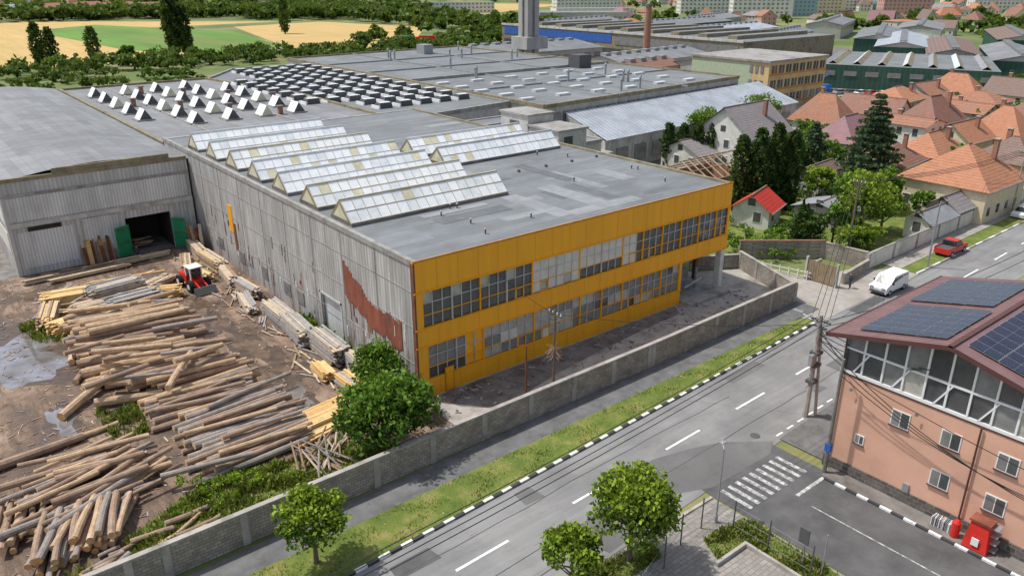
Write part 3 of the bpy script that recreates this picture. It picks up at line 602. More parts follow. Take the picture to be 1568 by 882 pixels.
# ================================================================= HALLS BEHIND
def hall(name,poly,h,roofmat,wallmat='concrete_light',par='parapet',ph=.4):
    e=empty(name); mb=MB(); n=len(poly)
    for i in range(n):
        a,b_=poly[i],poly[(i+1)%n]; mb.poly([(a[0],a[1],0),(b_[0],b_[1],0),(b_[0],b_[1],h),(a[0],a[1],h)],wallmat)
        d=Vector((b_[0]-a[0],b_[1]-a[1])); d.normalize(); q=Vector((-d.y,d.x))*.25
        P=[(a[0]-q.x,a[1]-q.y,h-.3),(b_[0]-q.x,b_[1]-q.y,h-.3),(b_[0]+q.x,b_[1]+q.y,h-.3),(a[0]+q.x,a[1]+q.y,h-.3)]
        mb.hexa(P+[(p[0],p[1],h+ph) for p in P],par)
    mb.build('walls',e); mb=MB(); mb.poly([(p[0],p[1],h) for p in poly],roofmat); mb.build('roof',e); return e
eB=hall('skylight_hall',[(1,62.3),(36,62.3),(36,100),(30,134),(1,134)],10.2,'roof_felt_b',par='parapet_brown')
mb=MB()
for i,x in enumerate(np.arange(4.5,30,5.6)):
    for j,y in enumerate(np.arange(80,128,8.0)):
        if (i,j) in ((0,0),(4,5)): continue
        z=10.2; w=1.15; L=1.4; h=1.8
        mb.poly([(x-w,y-L,z),(x-w,y+L,z),(x,y+L,z+h),(x,y-L,z+h)],'skylight_white'); mb.poly([(x+w,y-L,z),(x+w,y+L,z),(x,y+L,z+h),(x,y-L,z+h)],'skylight_grey')
        mb.poly([(x-w,y-L,z),(x+w,y-L,z),(x,y-L,z+h)],'steel_dark' if (i+j)%3 else 'skylight_yellow'); mb.poly([(x-w,y+L,z),(x+w,y+L,z),(x,y+L,z+h)],'steel_dark'); mb.box(x-w-.2,y-L-.2,z,x+w+.2,y+L+.2,z+.25,'parapet')
        if (i+j)%3==0: mb.box(x+2.2,y-1,z,x+2.9,y-.3,z+1.3,'brick_plain'); mb.box(x+2.0,y-1.2,z+1.3,x+3.1,y-.1,z+1.45,'concrete_dark')
for x in (9,23): mb.box(x,66,10.2,x+.25,132,10.35,'parapet')
mb.build('roof_skylights',eB)
eC=hall('long_skylight_hall',[(36.3,62.3),(62,66),(62,150),(42,150),(30.3,134),(36.3,100)],10.0,'roof_felt_big')
mb=MB()
for i,x in enumerate(np.arange(33,61,4.2)):
    for j,y in enumerate(np.arange(76,148,5.6)):
        if x<38 and (y<84 or y>125): continue
        z=10.0; w=1.35; L=1.2; h=1.0
        if x<36.5: z=10.2
        mb.hexa([(x-w,y-L,z),(x+w,y-L,z),(x+w,y+L,z),(x-w,y+L,z),(x-w*.8,y-L,z+h),(x+w*.8,y-L,z+h),(x+w*.8,y+L*.2,z+h),(x-w*.8,y+L*.2,z+h)],'steel_dark',top='skylight_grey')
        mb.poly([(x-w*.8,y+L*.2,z+h+.02),(x+w*.8,y+L*.2,z+h+.02),(x+w,y+L,z+.1),(x-w,y+L,z+.1)],'skylight_grey'); mb.box(x-w-.3,y-L-.3,z,x-w,y+L,z+.5,'skylight_white')
mb.build('roof_skylights',eC)
eD=hall('main_production_hall',[(62.3,56.5),(124,61),(120,165),(62.3,163)],10.4,'roof_felt_big',par='parapet_brown')
mb=MB(); mb.box(62.5,100,10.4,122,100.6,11.0,'parapet')
for y in (80,120,141): mb.box(62.5,y,10.4,122,y+.3,10.7,'roof_patch')
for x in (82,102): mb.box(x,57.5,10.4,x+.3,163,10.7,'roof_patch')
for i in range(30):
    x,y=64+ (i%6)*9+U(-.5,.5),64+(i//6)*7+U(-.5,.5)
    if x>115: continue
    mb.box(x,y,10.4,x+3.0,y+1.2,10.85,'alu',top='skylight_grey')
for i in range(20):
    x,y=U(66,116),U(62,158); mb.cyl((x,y,10.4),(x,y,12.6),.25,None,6,'steel_grey'); mb.cyl((x,y,12.6),(x,y,13),.4,.2,6,'steel_grey')
mb.box(108,96,10.4,112,100,13.5,'steel_dark'); mb.box(98,150,10.4,101,154,13,'steel_grey'); mb.build('roof_equipment',eD)
mb=MB()
for x in np.arange(64,122,3): mb.box(x,56.0+(x-62)*.073,6.2,x+2,56.35+(x-62)*.073,9.2,'glass_mid')
mb.build('clerestory_windows',eD)
e=empty('metal_roof_shed'); mb=MB()
mb.poly([(67,45.6,5.6),(131,49.5,5.6),(131,60.5,9),(67,56.3,9)],'metal_roof'); mb.box(67,46,0,67.3,56,5.4,'concrete_light'); mb.poly([(67.1,46,5.4),(67.1,56,5.4),(67.1,56,8.9)],'concrete_light')
mb.poly([(67,46,0),(131,50,0),(131,50,5.5),(67,46,5.5)],'concrete_light'); mb.poly([(131,50,0),(131,60.5,0),(131,60.5,8.9),(131,50,5.5)],'concrete_light')
for x in np.arange(70,128,5): y=45.85+(x-67)*.0625; mb.box(x,y,1,x+3,y+.25,3.8,'glass_mid')
mb.poly([(62,56.2,4),(67,56.3,4),(67,44,4),(52,42,4),(52,50,4)],'parapet'); mb.build('shed_body',e)
for (x0,y0,x1,y1,h,r) in [(44,40,60,56,7.5,'roof_felt_b'),(46,56.5,61.8,61.8,8.6,'roof_felt'),(45,30,52,38,4,'roof_patch_dark')]:
    hall('annex_building',[(x0,y0),(x1,y0),(x1,y1),(x0,y1)],h,r,ph=.2)
e=empty('yellow_office_building'); mb=MB(); x0,y0,x1,y1,h=146,68,172,92,11.5
mb.box(x0,y0,0,x1,y1,h,'yellow_render',top='roof_felt_b'); mb.box(x0-.4,y0-.4,h,x1+.4,y1+.4,h+.5,'parapet'); mb.box(x0-.05,y0+5,0,x0,y1,h-.5,'green_render')
mb.build('walls',e); mb=MB()
for r in range(3):
    z=1.6+r*3.6
    for i in range(8): xx=x0+1.2+i*3.1; mb.box(xx,y0-.12,z,xx+2.1,y0-.02,z+1.9,'glass_dark'); mb.box(xx+1,y0-.16,z,xx+1.1,y0-.1,z+1.9,'white_render')
    mb.box(x0,y0-.2,z-.5,x1,y0-.05,z-.2,'orange_dark')
    for i in range(3): yy=y0+1.5+i*1.6; mb.box(x0-.12,yy,z,x0-.06,yy+.9,z+1.9,'glass_mid')
mb.build('windows',e)
e=empty('green_workshop_hall'); mb=MB(); A,B,Cc,D=(189,80),(208,38),(250,58),(231,98)
for a,b_ in ((A,B),(B,Cc),(Cc,D),(D,A)): mb.poly([(a[0],a[1],0),(b_[0],b_[1],0),(b_[0],b_[1],7.5),(a[0],a[1],7.5)],'green_sheet')
mb.poly([(p[0],p[1],7.6) for p in (A,B,Cc,D)],'roof_felt_big')
def lerp2(a,b_,t_): return (a[0]+(b_[0]-a[0])*t_,a[1]+(b_[1]-a[1])*t_)
for i in range(7):
    u=(i+.5)/7; p=lerp2(A,B,u); q=lerp2(D,Cc,u); p2=lerp2(p,q,.06); q2=lerp2(p,q,.94); dv=Vector((B[0]-A[0],B[1]-A[1])).normalized()*1.2
    mb.poly([(p2[0]-dv.x,p2[1]-dv.y,7.65),(q2[0]-dv.x,q2[1]-dv.y,7.65),(q2[0],q2[1],8.5),(p2[0],p2[1],8.5)],'skylight_grey' if i%2 else 'roof_patch'); mb.poly([(p2[0]+dv.x,p2[1]+dv.y,7.65),(q2[0]+dv.x,q2[1]+dv.y,7.65),(q2[0],q2[1],8.5),(p2[0],p2[1],8.5)],'parapet_brown')
for i in range(8):
    u0=(i+.2)/8; u1=(i+.8)/8; p=lerp2(A,B,u0); q=lerp2(A,B,u1); o=-.15
    mb.poly([(p[0]+o,p[1]+o,4.6),(q[0]+o,q[1]+o,4.6),(q[0]+o,q[1]+o,6),(p[0]+o,p[1]+o,6)],'glass_mid')
p,q=lerp2(A,B,.62),lerp2(A,B,.74); mb.poly([(p[0]-.2,p[1]-.2,0),(q[0]-.2,q[1]-.2,0),(q[0]-.2,q[1]-.2,4.4),(p[0]-.2,p[1]-.2,4.4)],'panel_white')
p,q=lerp2(A,B,.02),lerp2(A,B,.98); mb.poly([(p[0]-.1,p[1]-.1,0),(q[0]-.1,q[1]-.1,0),(q[0]-.1,q[1]-.1,1),(p[0]-.1,p[1]-.1,1)],'concrete')
mb.build('hall_body',e)
e=empty('blue_band_hall'); mb=MB()
mb.box(205,118,0,262,250,10.5,'parapet_brown',top='roof_felt_big'); mb.box(204.8,180,6.5,205,248,9.6,'blue_band'); mb.box(204.8,120,6,205,178,9,'glass_mid'); mb.box(204.7,120,2,205,248,4.5,'glass_dark'); mb.box(204.6,118,10.2,205.2,250,11,'concrete_light')
for i in range(9): mb.box(212,126+i*13,10.5,256,130+i*13,11.8,'parapet_brown',top='roof_felt_b')
mb.build('hall_body',e)
for (x,y,w,d,a,rm) in [(275,60,60,16,.45,'roof_felt_b'),(285,85,70,16,.45,'tile_brown'),(300,110,70,18,.45,'metal_roof'),(330,135,70,18,.45,'roof_felt_big'),(262,35,40,14,.45,'roof_felt_b'),(345,60,60,18,.45,'metal_roof'),(370,95,70,18,.45,'tile_brown'),(180,105,40,22,.1,'roof_felt'),(170,130,46,18,.1,'roof_felt_b'),(160,180,50,30,.0,'roof_felt_big'),(300,200,70,24,.1,'metal_roof'),(330,250,70,24,.1,'roof_felt'),(300,165,50,14,.3,'roof_felt'),(400,150,60,20,.4,'roof_felt_b'),(150,112,20,10,.1,'tile_rust'),(400,200,60,18,.4,'roof_felt_big'),(395,45,40,16,.45,'tile_rust'),(380,270,60,22,.3,'roof_felt_b'),(290,290,60,20,.2,'roof_felt')]:
    mb=MB(); mb.T=Matrix.Translation((x,y,0))@Matrix.Rotation(a,4,'Z'); h=7
    mb.box(-w/2,-d/2,0,w/2,d/2,h,random.choice(['white_render','grey_render','concrete_light','green_sheet']))
    mb.poly([(-w/2-.5,-d/2-.5,h),(w/2+.5,-d/2-.5,h),(w/2+.5,0,h+2),(-w/2-.5,0,h+2)],rm); mb.poly([(-w/2-.5,d/2+.5,h),(w/2+.5,d/2+.5,h),(w/2+.5,0,h+2),(-w/2-.5,0,h+2)],rm)
    mb.poly([(-w/2,-d/2,h),(-w/2,d/2,h),(-w/2,0,h+1.9)],'grey_render'); mb.poly([(w/2,-d/2,h),(w/2,d/2,h),(w/2,0,h+1.9)],'grey_render')
    for i in range(int(w/5)): mb.box(-w/2+i*5+1,-d/2-.1,3,-w/2+i*5+4,-d/2,5.5,'glass_mid'); mb.box(-w/2+i*5+1,-1.2,h+1.5,-w/2+i*5+3.4,1.2,h+2.5,'roof_patch')
    mb.build('industrial_shed')
mb=MB(); mb.box(142.2,156.6,0,147,161.4,60,'tower_concrete'); mb.box(140.5,155,9,149.5,163,12.8,'tower_concrete'); mb.box(141.9,158.6,0,142.3,159.2,60,'concrete_dark'); mb.box(144.3,156.3,0,144.9,156.7,60,'concrete_dark'); mb.build('concrete_tower')
mb=MB(); mb.cyl((190,148,0),(190,148,22),1.5,1.0,12,'brick_plain'); mb.cyl((190,148,21.3),(190,148,22.2),1.25,None,12,'concrete_dark'); mb.build('brick_chimney')
# ================================================================= PINK BUILDING
e=empty('pink_apartment_building'); mb=MB(); x0,x1,yN,yS=17.3,33,-25.4,-44
mb.box(x0,yS,0,x1,yN,7.5,'pink_render'); mb.box(x0-.12,yS,0,x0-.0,yN+.12,.9,'stone_plinth'); mb.box(x0,yN,0,x1,yN+.12,.9,'stone_plinth')
mb.build('walls',e)
mb=MB(); yR=-32; ze,zr=10.3,11.9
def roofz(y): return ze+(zr-ze)*(1-abs(y-yR)/6.6)
mb.box(x0+.6,-38.6,7.5,x1,yN-.15,10.1,'dark_interior'); mb.box(x0+.3,-38.4,7.5,x0+.5,-26,8.3,'panel_white')
def fr(y0,y1,z0,z1): mb.box(x0-.02,y0,z0,x0+.16,y1,z1,'white_paint_clean')
ys=[-25.5-i*1.32 for i in range(11)]
for i,y in enumerate(ys):
    fr(y-.06,y+.06,7.5,roofz(max(y,-38.6))-.15)
    if i<10: mb.box(x0+.08,y-1.32+.06,7.6,x0+.12,y-.06,9.2,['glass_dark','glass_mid','glass_dark','glass_dark','glass_milky'][(i*3)%5]); mb.poly([(x0+.1,y-1.32,9.3),(x0+.1,y,9.3),(x0+.1,y,roofz(y)-.15),(x0+.1,y-1.32,roofz(max(y-1.32,-38.6))-.15)],'glass_dark' if i%3 else 'glass_mid')
mb.box(x0-.03,-38.7,7.42,x0+.17,yN,7.62,'white_paint_clean'); mb.box(x0-.025,-38.7,9.15,x0+.165,yN,9.28,'white_paint_clean')
for y in [-26.2,-28.8,-31.4,-34]: mb.hexa([(x0-.03,y,7.6),(x0+.12,y,7.6),(x0+.12,y-.12,7.6),(x0-.03,y-.12,7.6),(x0-.03,y-.9,9.2),(x0+.12,y-.9,9.2),(x0+.12,y-1.02,9.2),(x0-.03,y-1.02,9.2)],'white_paint_clean')
mb.box(x0+.1,yN-.12,7.5,x1,yN-.08,10.1,'glass_mid')
for i in range(9): xx=x0+.3+i*1.75; mb.box(xx-.07,yN-.16,7.5,xx+.07,yN+.02,10.1,'white_paint_clean')
mb.box(x0,yN-.16,7.42,x1,yN+.03,7.62,'white_paint_clean'); mb.box(x0,yN-.16,9.15,x1,yN+.025,9.3,'white_paint_clean')
mb.build('glazed_loft',e)
mb=MB(); xo=x0-.8
def rp(xa,xb,ya,yb,off,mat):
    mb.poly([(xa,ya,roofz(ya)+off),(xb,ya,roofz(ya)+off),(xb,yb,roofz(yb)+off),(xa,yb,roofz(yb)+off)],mat)
yE=yN+.9; rp(xo,x1,yE,yR,.0,'maroon_roof'); rp(xo,x1,yR,-39.4,0,'maroon_roof'); rp(xo,x1,yE,yR,-.25,'maroon_dark'); rp(xo,x1,yR,-39.4,-.25,'maroon_dark')
for ya,yb in ((yE,yR),(yR,-39.4)): mb.poly([(xo,ya,roofz(ya)-.25),(xo,yb,roofz(yb)-.25),(xo,yb,roofz(yb)+.06),(xo,ya,roofz(ya)+.06)],'maroon_dark')
mb.box(xo,yE-.02,roofz(yE)-.25,x1,yE+.12,roofz(yE)+.03,'maroon_dark')
for x in np.arange(xo+.4,x1,.45): mb.hexa([(x,yE,roofz(yE)),(x+.03,yE,roofz(yE)),(x+.03,yR,zr),(x,yR,zr),(x,yE,roofz(yE)+.03),(x+.03,yE,roofz(yE)+.03),(x+.03,yR,zr+.03),(x,yR,zr+.03)],'maroon_roof')
mb.box(xo,yR-.15,zr-.05,x1,yR+.15,zr+.08,'maroon_dark')
def arr(xa,ya,nx,ny,w,h,sgn):
    for i in range(nx):
        for j in range(ny):
            a=xa+i*(w+.03); y=ya+sgn*j*(h+.03); y2=y+sgn*h
            rp(a,a+w,y,y2,.13,'alu'); rp(a+.02,a+w-.02,y+sgn*.02,y2-sgn*.02,.145,'solar_blue')
            for q in (.25,.5,.75): rp(a+.02+w*q,a+.03+w*q,y+sgn*.03,y2-sgn*.03,.15,'steel_grey')
            rp(a+.02,a+w-.02,y+sgn*h*.5,y+sgn*(h*.5+.012),.15,'steel_grey')
arr(17.6,-26.0,6,3,1.05,1.75,-1) ; arr(25.2,-25.6,6,3,1.05,1.75,-1); arr(17.6,-32.5,11,3,1.05,1.7,-1)
mb.build('roof',e)
mb=MB()
def win(y,z,w,h):
    mb.box(x0-.04,y-w/2-.07,z-.07,x0+.02,y+w/2+.07,z+h+.07,'white_paint_clean'); mb.box(x0-.05,y-w/2,z,x0-.035,y-.03,z+h,'glass_dark'); mb.box(x0-.05,y+.03,z,x0-.035,y+w/2,z+h,'glass_mid'); mb.box(x0-.14,y-w/2-.12,z-.12,x0,y+w/2+.12,z-.07,'maroon_dark')
for y in (-29.8,-32.9,-36.1,-39.2): win(y,5.2,1.05,1.0)
for y in (-32.8,-36.0,-39.2): win(y,2.3,1.05,1.0)
win(-27.5,2.8,.5,.55)
mb.cyl((x0-.15,-34.4,.3),(x0-.15,-34.4,7.4),.06,None,8,'maroon_dark'); mb.cyl((x0-.15,-25.6,.3),(x0-.15,-25.6,9.9),.06,None,8,'maroon_dark'); mb.box(x0-.04,yS,7.3,x0-.0,yN,7.42,'maroon_dark')
for z,y in ((6.5,-26.5),(6.6,-30.8)): mb.cyl((x0-.3,y,z),(x0-.25,y+.02,z),.12,None,10,'steel_grey')
mb.box(x0-.1,-31.2,.9,x0-.0,-30.8,1.5,'steel_grey')
mb.build('windows_and_pipes',e)
e=empty('red_gas_cage'); mb=MB()
for i in range(4): mb.box(16.3,-36.9+i*.02,.3+i*.5,17.0,-35.4,.3+i*.5+.05,'steel_grey')
mb.hexa([(15.9,-36.6,.15),(17,-36.6,.15),(17,-35.2,.15),(15.9,-35.2,.15),(16.1,-36.4,1.9),(16.9,-36.4,2.1),(16.9,-35.4,2.1),(16.1,-35.4,1.9)],'red_paint'); mb.box(16.0,-36.5,1.95,16.9,-35.3,2.1,'rust_paint')
mb.box(15.84,-36.1,.5,15.9,-35.7,1.0,'white_paint_clean'); mb.cyl((16.4,-34.6,.1),(16.4,-34.6,1.1),.25,None,12,'red_paint'); mb.cyl((16.4,-34.6,1.1),(16.4,-34.6,1.3),.25,.1,12,'red_paint'); mb.build('cage_body',e)
mb=MB()
for i in range(16): mb.obox((16.7,-33.2-i*.08),(.6,.04,.6),U(-.1,.1),random.choice(['white_paint_clean','alu','steel_grey']),.1)
mb.build('crate_stack')
# ================================================================= HOUSES
def house(x,y,w,d,eave,ridge,ang,roof,wallm,hip=False,ch=True,name='house',base=0):
    mb=MB(); mb.T=Matrix.Translation((x,y,base))@Matrix.Rotation(ang,4,'Z'); a,b_=w/2,d/2; o=.5; ov=(ridge-eave)/b_*o
    mb.box(-a,-b_,0,a,b_,eave,wallm)
    r=a-b_ if hip and a>b_ else (0 if hip else a+o)
    z0=eave-ov; E=[(-a-o,-b_-o,z0),(a+o,-b_-o,z0),(a+o,b_+o,z0),(-a-o,b_+o,z0)]; R1,R2=(-r,0,ridge),(r,0,ridge)
    mb.poly([E[0],E[1],R2,R1],roof); mb.poly([E[2],E[3],R1,R2],roof)
    if hip: mb.poly([E[1],E[2],R2],roof); mb.poly([E[3],E[0],R1],roof)
    else:
        mb.poly([(-a,-b_,eave),(-a,b_,eave),(-a,0,ridge-.1)],wallm); mb.poly([(a,-b_,eave),(a,b_,eave),(a,0,ridge-.1)],wallm)
        for s_ in(-1,1): mb.box(s_*(a+.02)-.02,-.5,eave+.3,s_*(a+.02)+.02,.5,eave+1.3,'glass_dark')
    mb.box(-r if not hip else -max(r,.1),-.12,ridge-.06,r if not hip else max(r,.1),.12,ridge+.08,'tile_brown')
    mb.box(-a-o,-b_-o-.1,z0-.12,a+o,-b_-o+.02,z0+.03,'steel_grey')
    fl=max(1,int(eave//2.8))
    for f_ in range(fl):
        z=1+f_*2.8
        for i in range(int(w//3)):
            xx=-a+1.6+i*3
            for s_ in (-1,1): mb.box(xx-.62,s_*(b_+.02)-.03,z-.08,xx+.62,s_*(b_+.02)+.03,z+1.38,'white_paint_clean'); mb.box(xx-.5,s_*(b_+.05)-.03,z,xx+.5,s_*(b_+.05)+.03,z+1.3,'glass_dark')
        for i in range(int(d//3)):
            yy=-b_+1.6+i*3
            for s_ in (-1,1): mb.box(s_*(a+.02)-.03,yy-.62,z-.08,s_*(a+.02)+.03,yy+.62,z+1.38,'white_paint_clean'); mb.box(s_*(a+.05)-.03,yy-.5,z,s_*(a+.05)+.03,yy+.5,z+1.3,'glass_dark')
    if ch: mb.box(a*.3,-b_*.5,eave,a*.3+.7,-b_*.5+.6,ridge+.7,'brick_plain'); mb.box(a*.3-.08,-b_*.5-.08,ridge+.7,a*.3+.78,-b_*.5+.68,ridge+.82,'concrete')
    return mb.build(name)
house(92,36,13,11,6.2,10.6,.05,'tile_grey','white_render')
house(82,40,5,8,3,5,.05,'tile_grey','white_render',ch=False)
house(92,-2,13,12,5,9.5,.0,'tile_orange_bright','cream_render',True)
house(97,12,9,9,4.5,7.5,.1,'tile_rust','cream_render',True)
house(85,-4.6,9,4,2.8,4.2,0,'tile_grey','grey_render',ch=False); house(76,-5.2,7,3.2,2.6,3.6,0,'roof_patch','white_render',ch=False)
house(62.5,12,5.5,5,2.8,4.6,.3,'tile_red','white_render',ch=False,name='red_roof_shed')
house(70,6,5,7,2.4,3.4,.1,'roof_patch','grey_render',ch=False,name='garden_shed'); house(84,16,8,5,3,4.6,.1,'tile_brown','grey_render',ch=False,name='garden_shed')
mb=MB()
for i in range(9):
    x=66+i*1.6; mb.cyl((x,24,2.8),(x,28.5,5.2),.09,None,4,'plank_pale'); mb.cyl((x,33,2.8),(x,28.5,5.2),.09,None,4,'plank_pale')
for y,z in ((24,2.8),(28.5,5.2),(33,2.8),(26.3,4),(30.7,4)): mb.box(65.6,y-.08,z-.08,79.2,y+.08,z+.08,'plank_brown')
mb.box(66,24.2,0,79,24.5,2.6,'brick_plain'); mb.box(66,32.5,0,79,32.8,2.6,'brick_plain'); mb.box(66,24.5,0,66.3,32.5,2.6,'brick_plain'); mb.box(78.7,24.5,0,79,32.5,2.6,'brick_plain'); mb.build('timber_frame_house')
rf=['tile_orange','tile_orange_bright','tile_brown','tile_rust','tile_orange','tile_pink','tile_grey','tile_rust','tile_orange_bright']; wl=['cream_render','white_render','yellow_render','grey_render','rose_render','green_render','white_render']
for i,x in enumerate(range(110,250,15)):
    for j,y in enumerate((-3,11,24,-36,-50,38)):
        if y>20 and x>190: continue
        if y==38 and x<125: continue
        house(x+U(-2,2),y+U(-2,2)+(x-110)*.02,U(9,13),U(7,10),U(3,6),U(6.5,9.5),random.choice((0,math.pi/2))+U(-.1,.1),random.choice(rf),random.choice(wl),random.random()<.5)
        if random.random()<.5: house(x+U(6,8),y+U(-4,4),U(3,5),U(3,5),2.4,U(3.2,4),U(-.2,.2),random.choice(['tile_brown','roof_patch','tile_grey','metal_roof']),'grey_render',False,False,name='garden_shed')
for i in range(14): house(40+i*15+U(-2,2),-33-U(0,4),U(9,13),U(7,9),U(3,6),U(6.5,9),U(-.1,.1),random.choice(rf),random.choice(wl),random.random()<.5)
for i in range(230):
    x=U(255,950); y=U(-60,min(700,x*.95))
    if x<430 and 20<y<290: continue
    if 470<x<700 and 260<y<500: continue
    house(x,y,U(10,18),U(8,12),U(3,6.5),U(7,11),U(0,3),random.choice(rf),random.choice(wl),random.random()<.5,False)
for (x,y,w,d,h,a,c_) in [(640,470,50,13,24,.5,'white_render'),(700,440,45,13,24,.5,'rose_render'),(600,380,45,13,20,.4,'white_render'),(740,410,45,13,26,.5,'cream_render'),(660,390,40,13,20,.5,'blue_render'),(810,430,50,13,26,.5,'white_render'),(560,560,60,14,16,.7,'white_render'),(780,340,40,14,22,.4,'rose_render'),(860,380,50,14,22,.4,'blue_render'),(900,300,50,14,22,.4,'white_render'),(450,640,70,16,9,.7,'white_render'),(480,470,60,20,8,.6,'white_render'),(420,420,60,22,8,.5,'grey_render')]:
    x*=.86; y*=.86
    mb=MB(); mb.T=Matrix.Translation((x,y,0))@Matrix.Rotation(a-1.1,4,'Z'); mb.box(-w/2,-d/2,0,w/2,d/2,h,c_,top='roof_felt_b')
    for f_ in range(int(h//3)):
        for i in range(int(w//3.5)):
            for s_ in(-1,1): mb.box(-w/2+1+i*3.5,s_*(d/2+.02)-.1,1+f_*3,-w/2+2.6+i*3.5,s_*(d/2+.02)+.1,2.3+f_*3,'glass_mid')
        for s_ in (-1,1):
            for i in range(3): mb.box(s_*(w/2+.02)-.1,-d/2+1.5+i*4,1+f_*3,s_*(w/2+.02)+.1,-d/2+3+i*4,2.5+f_*3,'glass_mid')
    mb.build('apartment_block')
for i in range(46): house(U(-100,420),U(900,1400),U(12,30),U(9,14),U(4,7),U(8,11),U(0,3),random.choice(rf),random.choice(wl),False,False,name='village_house')
for i in range(8): house(30+i*22,730+U(-10,40),26,12,6,9,.3,random.choice(['metal_roof','tile_orange']),'white_render',False,False,name='farm_building')
mb=MB(); wall((48.5,4.6),(56.5,-1.8),2.2,.3,'stone_wall','tile_rust'); wall((56.5,-1.8),(57,-7),2.0,.25,'stone_wall'); mb.build('garden_stone_wall')
mb=MB(); wall((57,-7.1),(110,-6.4),1.9,.25,'white_render','concrete',pier=6); mb.build('white_garden_wall')
mb=MB()
for i in range(12): mb.box(48.6,-7.9+i*.3,.1,48.66,-7.65+i*.3,2.4,'plank_brown' if i%2 else 'parapet_brown')
mb.box(48.5,-8.1,0,48.8,-7.9,2.7,'concrete_light'); mb.box(48.5,-4.4,0,48.8,-4.2,2.7,'concrete_light'); wall((48.7,-4.2),(52,-4.1),1.5,.2,'stone_wall'); wall((50.3,-7.9),(57,-7.2),1.2,.3,'stone_wall'); mb.build('metal_gate')
mb=MB()
for a in range(9): mb.box(46.3+a*.25,3.3-a*1.0,.1,46.42+a*.25,3.4-a*1.0,1.1,'white_paint_clean')
for z in (.4,.9): mb.cyl((46.3,3.4,z),(48.5,-5,z),.04,None,5,'white_paint_clean')
mb.build('white_railing')
sheet('garden_ground',[(49,5),(57,-2),(57,-6.8),(110,-6),(110,18),(106,30),(84,28),(66,34),(52,20)],.0,'grass'); sheet('lawn',[(80,18),(104,15),(106,30),(96,28),(84,27)],.02,'lawn')
sheet('truck_lot_pavement',[(145,66),(200,30),(215,40),(188,82),(176,95)],.0,'concrete')
# ================================================================= TREES
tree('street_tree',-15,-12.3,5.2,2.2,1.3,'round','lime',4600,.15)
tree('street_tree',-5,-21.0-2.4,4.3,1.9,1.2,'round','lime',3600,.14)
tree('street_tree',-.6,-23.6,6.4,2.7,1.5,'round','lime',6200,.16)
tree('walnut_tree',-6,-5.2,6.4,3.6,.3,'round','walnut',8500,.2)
tree('young_tree',-2,3,4.6,2.3,.3,'round','walnut',3600,.17); tree('young_tree',-1.4,-2.2,3.0,1.6,.2,'round','walnut',2000,.16)
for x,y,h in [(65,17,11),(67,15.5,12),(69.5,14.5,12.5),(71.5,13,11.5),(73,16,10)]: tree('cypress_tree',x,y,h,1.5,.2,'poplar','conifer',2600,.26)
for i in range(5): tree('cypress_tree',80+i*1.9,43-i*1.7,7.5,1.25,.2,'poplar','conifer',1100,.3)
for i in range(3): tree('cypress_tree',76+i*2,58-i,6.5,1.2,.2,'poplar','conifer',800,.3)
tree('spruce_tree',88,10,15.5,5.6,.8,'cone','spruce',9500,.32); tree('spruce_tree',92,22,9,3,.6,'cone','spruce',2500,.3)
for a in [(64,-2,10,4.2,'lime'),(60.5,-.5,6.5,2.6,'walnut'),(68,1,9,3.8,'walnut'),(58.5,-4,4.4,2.2,'lime'),(61.5,-4.5,4,2.2,'lime'),(57.5,1,5,2,'conifer'),(72,-1,7,3,'lime'),(88,24,8,3.6,'walnut'),(76,6,6,3,'walnut'),(93,45,9,4,'walnut'),(103,28,7,3,'walnut'),(80,-2,5,2,'walnut'),(110,45,10,5,'walnut'),(81,4,7,3.2,'walnut'),(78,12,6,2.8,'lime'),(98,22,6,3,'walnut')]:
    tree('garden_tree',a[0],a[1],a[2],a[3],a[2]*.12,'round',a[4],int(500+a[3]**2*150),.24)
for i in range(4): tree('thuja_tree',56.8+i*1.6,2.2+i*.6,4.5+U(0,2.5),1.0,.1,'column','conifer',900,.2)
spots=[(U(50,84),0,U(.8,1.8),U(.8,1.7)) for i in range(90)]; spots=[(x,U(-1,12)+(x-50)*.25,h,r) for x,_,h,r in spots]
treemass('garden_shrubs',spots,'walnut',130,.28)
treemass('vine_hedge',[(49.5+i*.9,6.5-i*.35+U(-.4,.6),1.7,1.0) for i in range(10)],'lime',160,.24)
treemass('neighbourhood_trees',[(U(98,250),U(-14,55),U(3,7),U(2,4)) for i in range(150)]+[(U(100,260),U(-60,-26),U(3,7),U(2,4)) for i in range(60)]+[(46+U(0,200),U(-45,-26),U(3,6),U(2,3.5)) for i in range(40)],'walnut',90,.6)
tree('poplar_tree',22,287,16,2.4,1,'poplar','far',1500,.55); tree('poplar_tree',26.5,289,14,2.2,1,'poplar','far',1300,.55); tree('poplar_tree',43,301,13,2.6,1,'poplar','far',1100,.6); tree('orchard_tree',50,280,8,3.4,1,'round','walnut',900,.6)
tree('poplar_tree',76,309,26,3.6,1,'poplar','conifer',3000,.75); tree('poplar_tree',80,306,20,2.8,1,'poplar','conifer',1500,.7); tree('poplar_tree',165,400,20,3,1,'poplar','far',900,.8)
tree('orchard_tree',140,265,9,5,1,'round','far',900,.6); tree('orchard_tree',150,192,8,5,1,'round','lime',900,.6); tree('orchard_tree',182,136,6,5,1,'round','lime',900,.6)
S=[]
for i in range(330): x=U(-80,200); S.append((x,U(250,286)-max(0,x-100)*.15+(6*math.sin(x*.2)),U(2.5,6.5),U(2.5,5)))
for i in range(170): S.append((U(-80,60),U(145,250),U(1.5,4.5),U(2,4.5)))
for i in range(110): x=U(110,200); S.append((x,U(205,262),U(3,6),U(2,4)))
treemass('tree_belt',S,'far',80,.8)
S=[]
for i in range(420): t_=random.random(); S.append((60+t_*330+U(-20,20),650-t_*60+U(-25,60),U(5,11),U(5,9)))
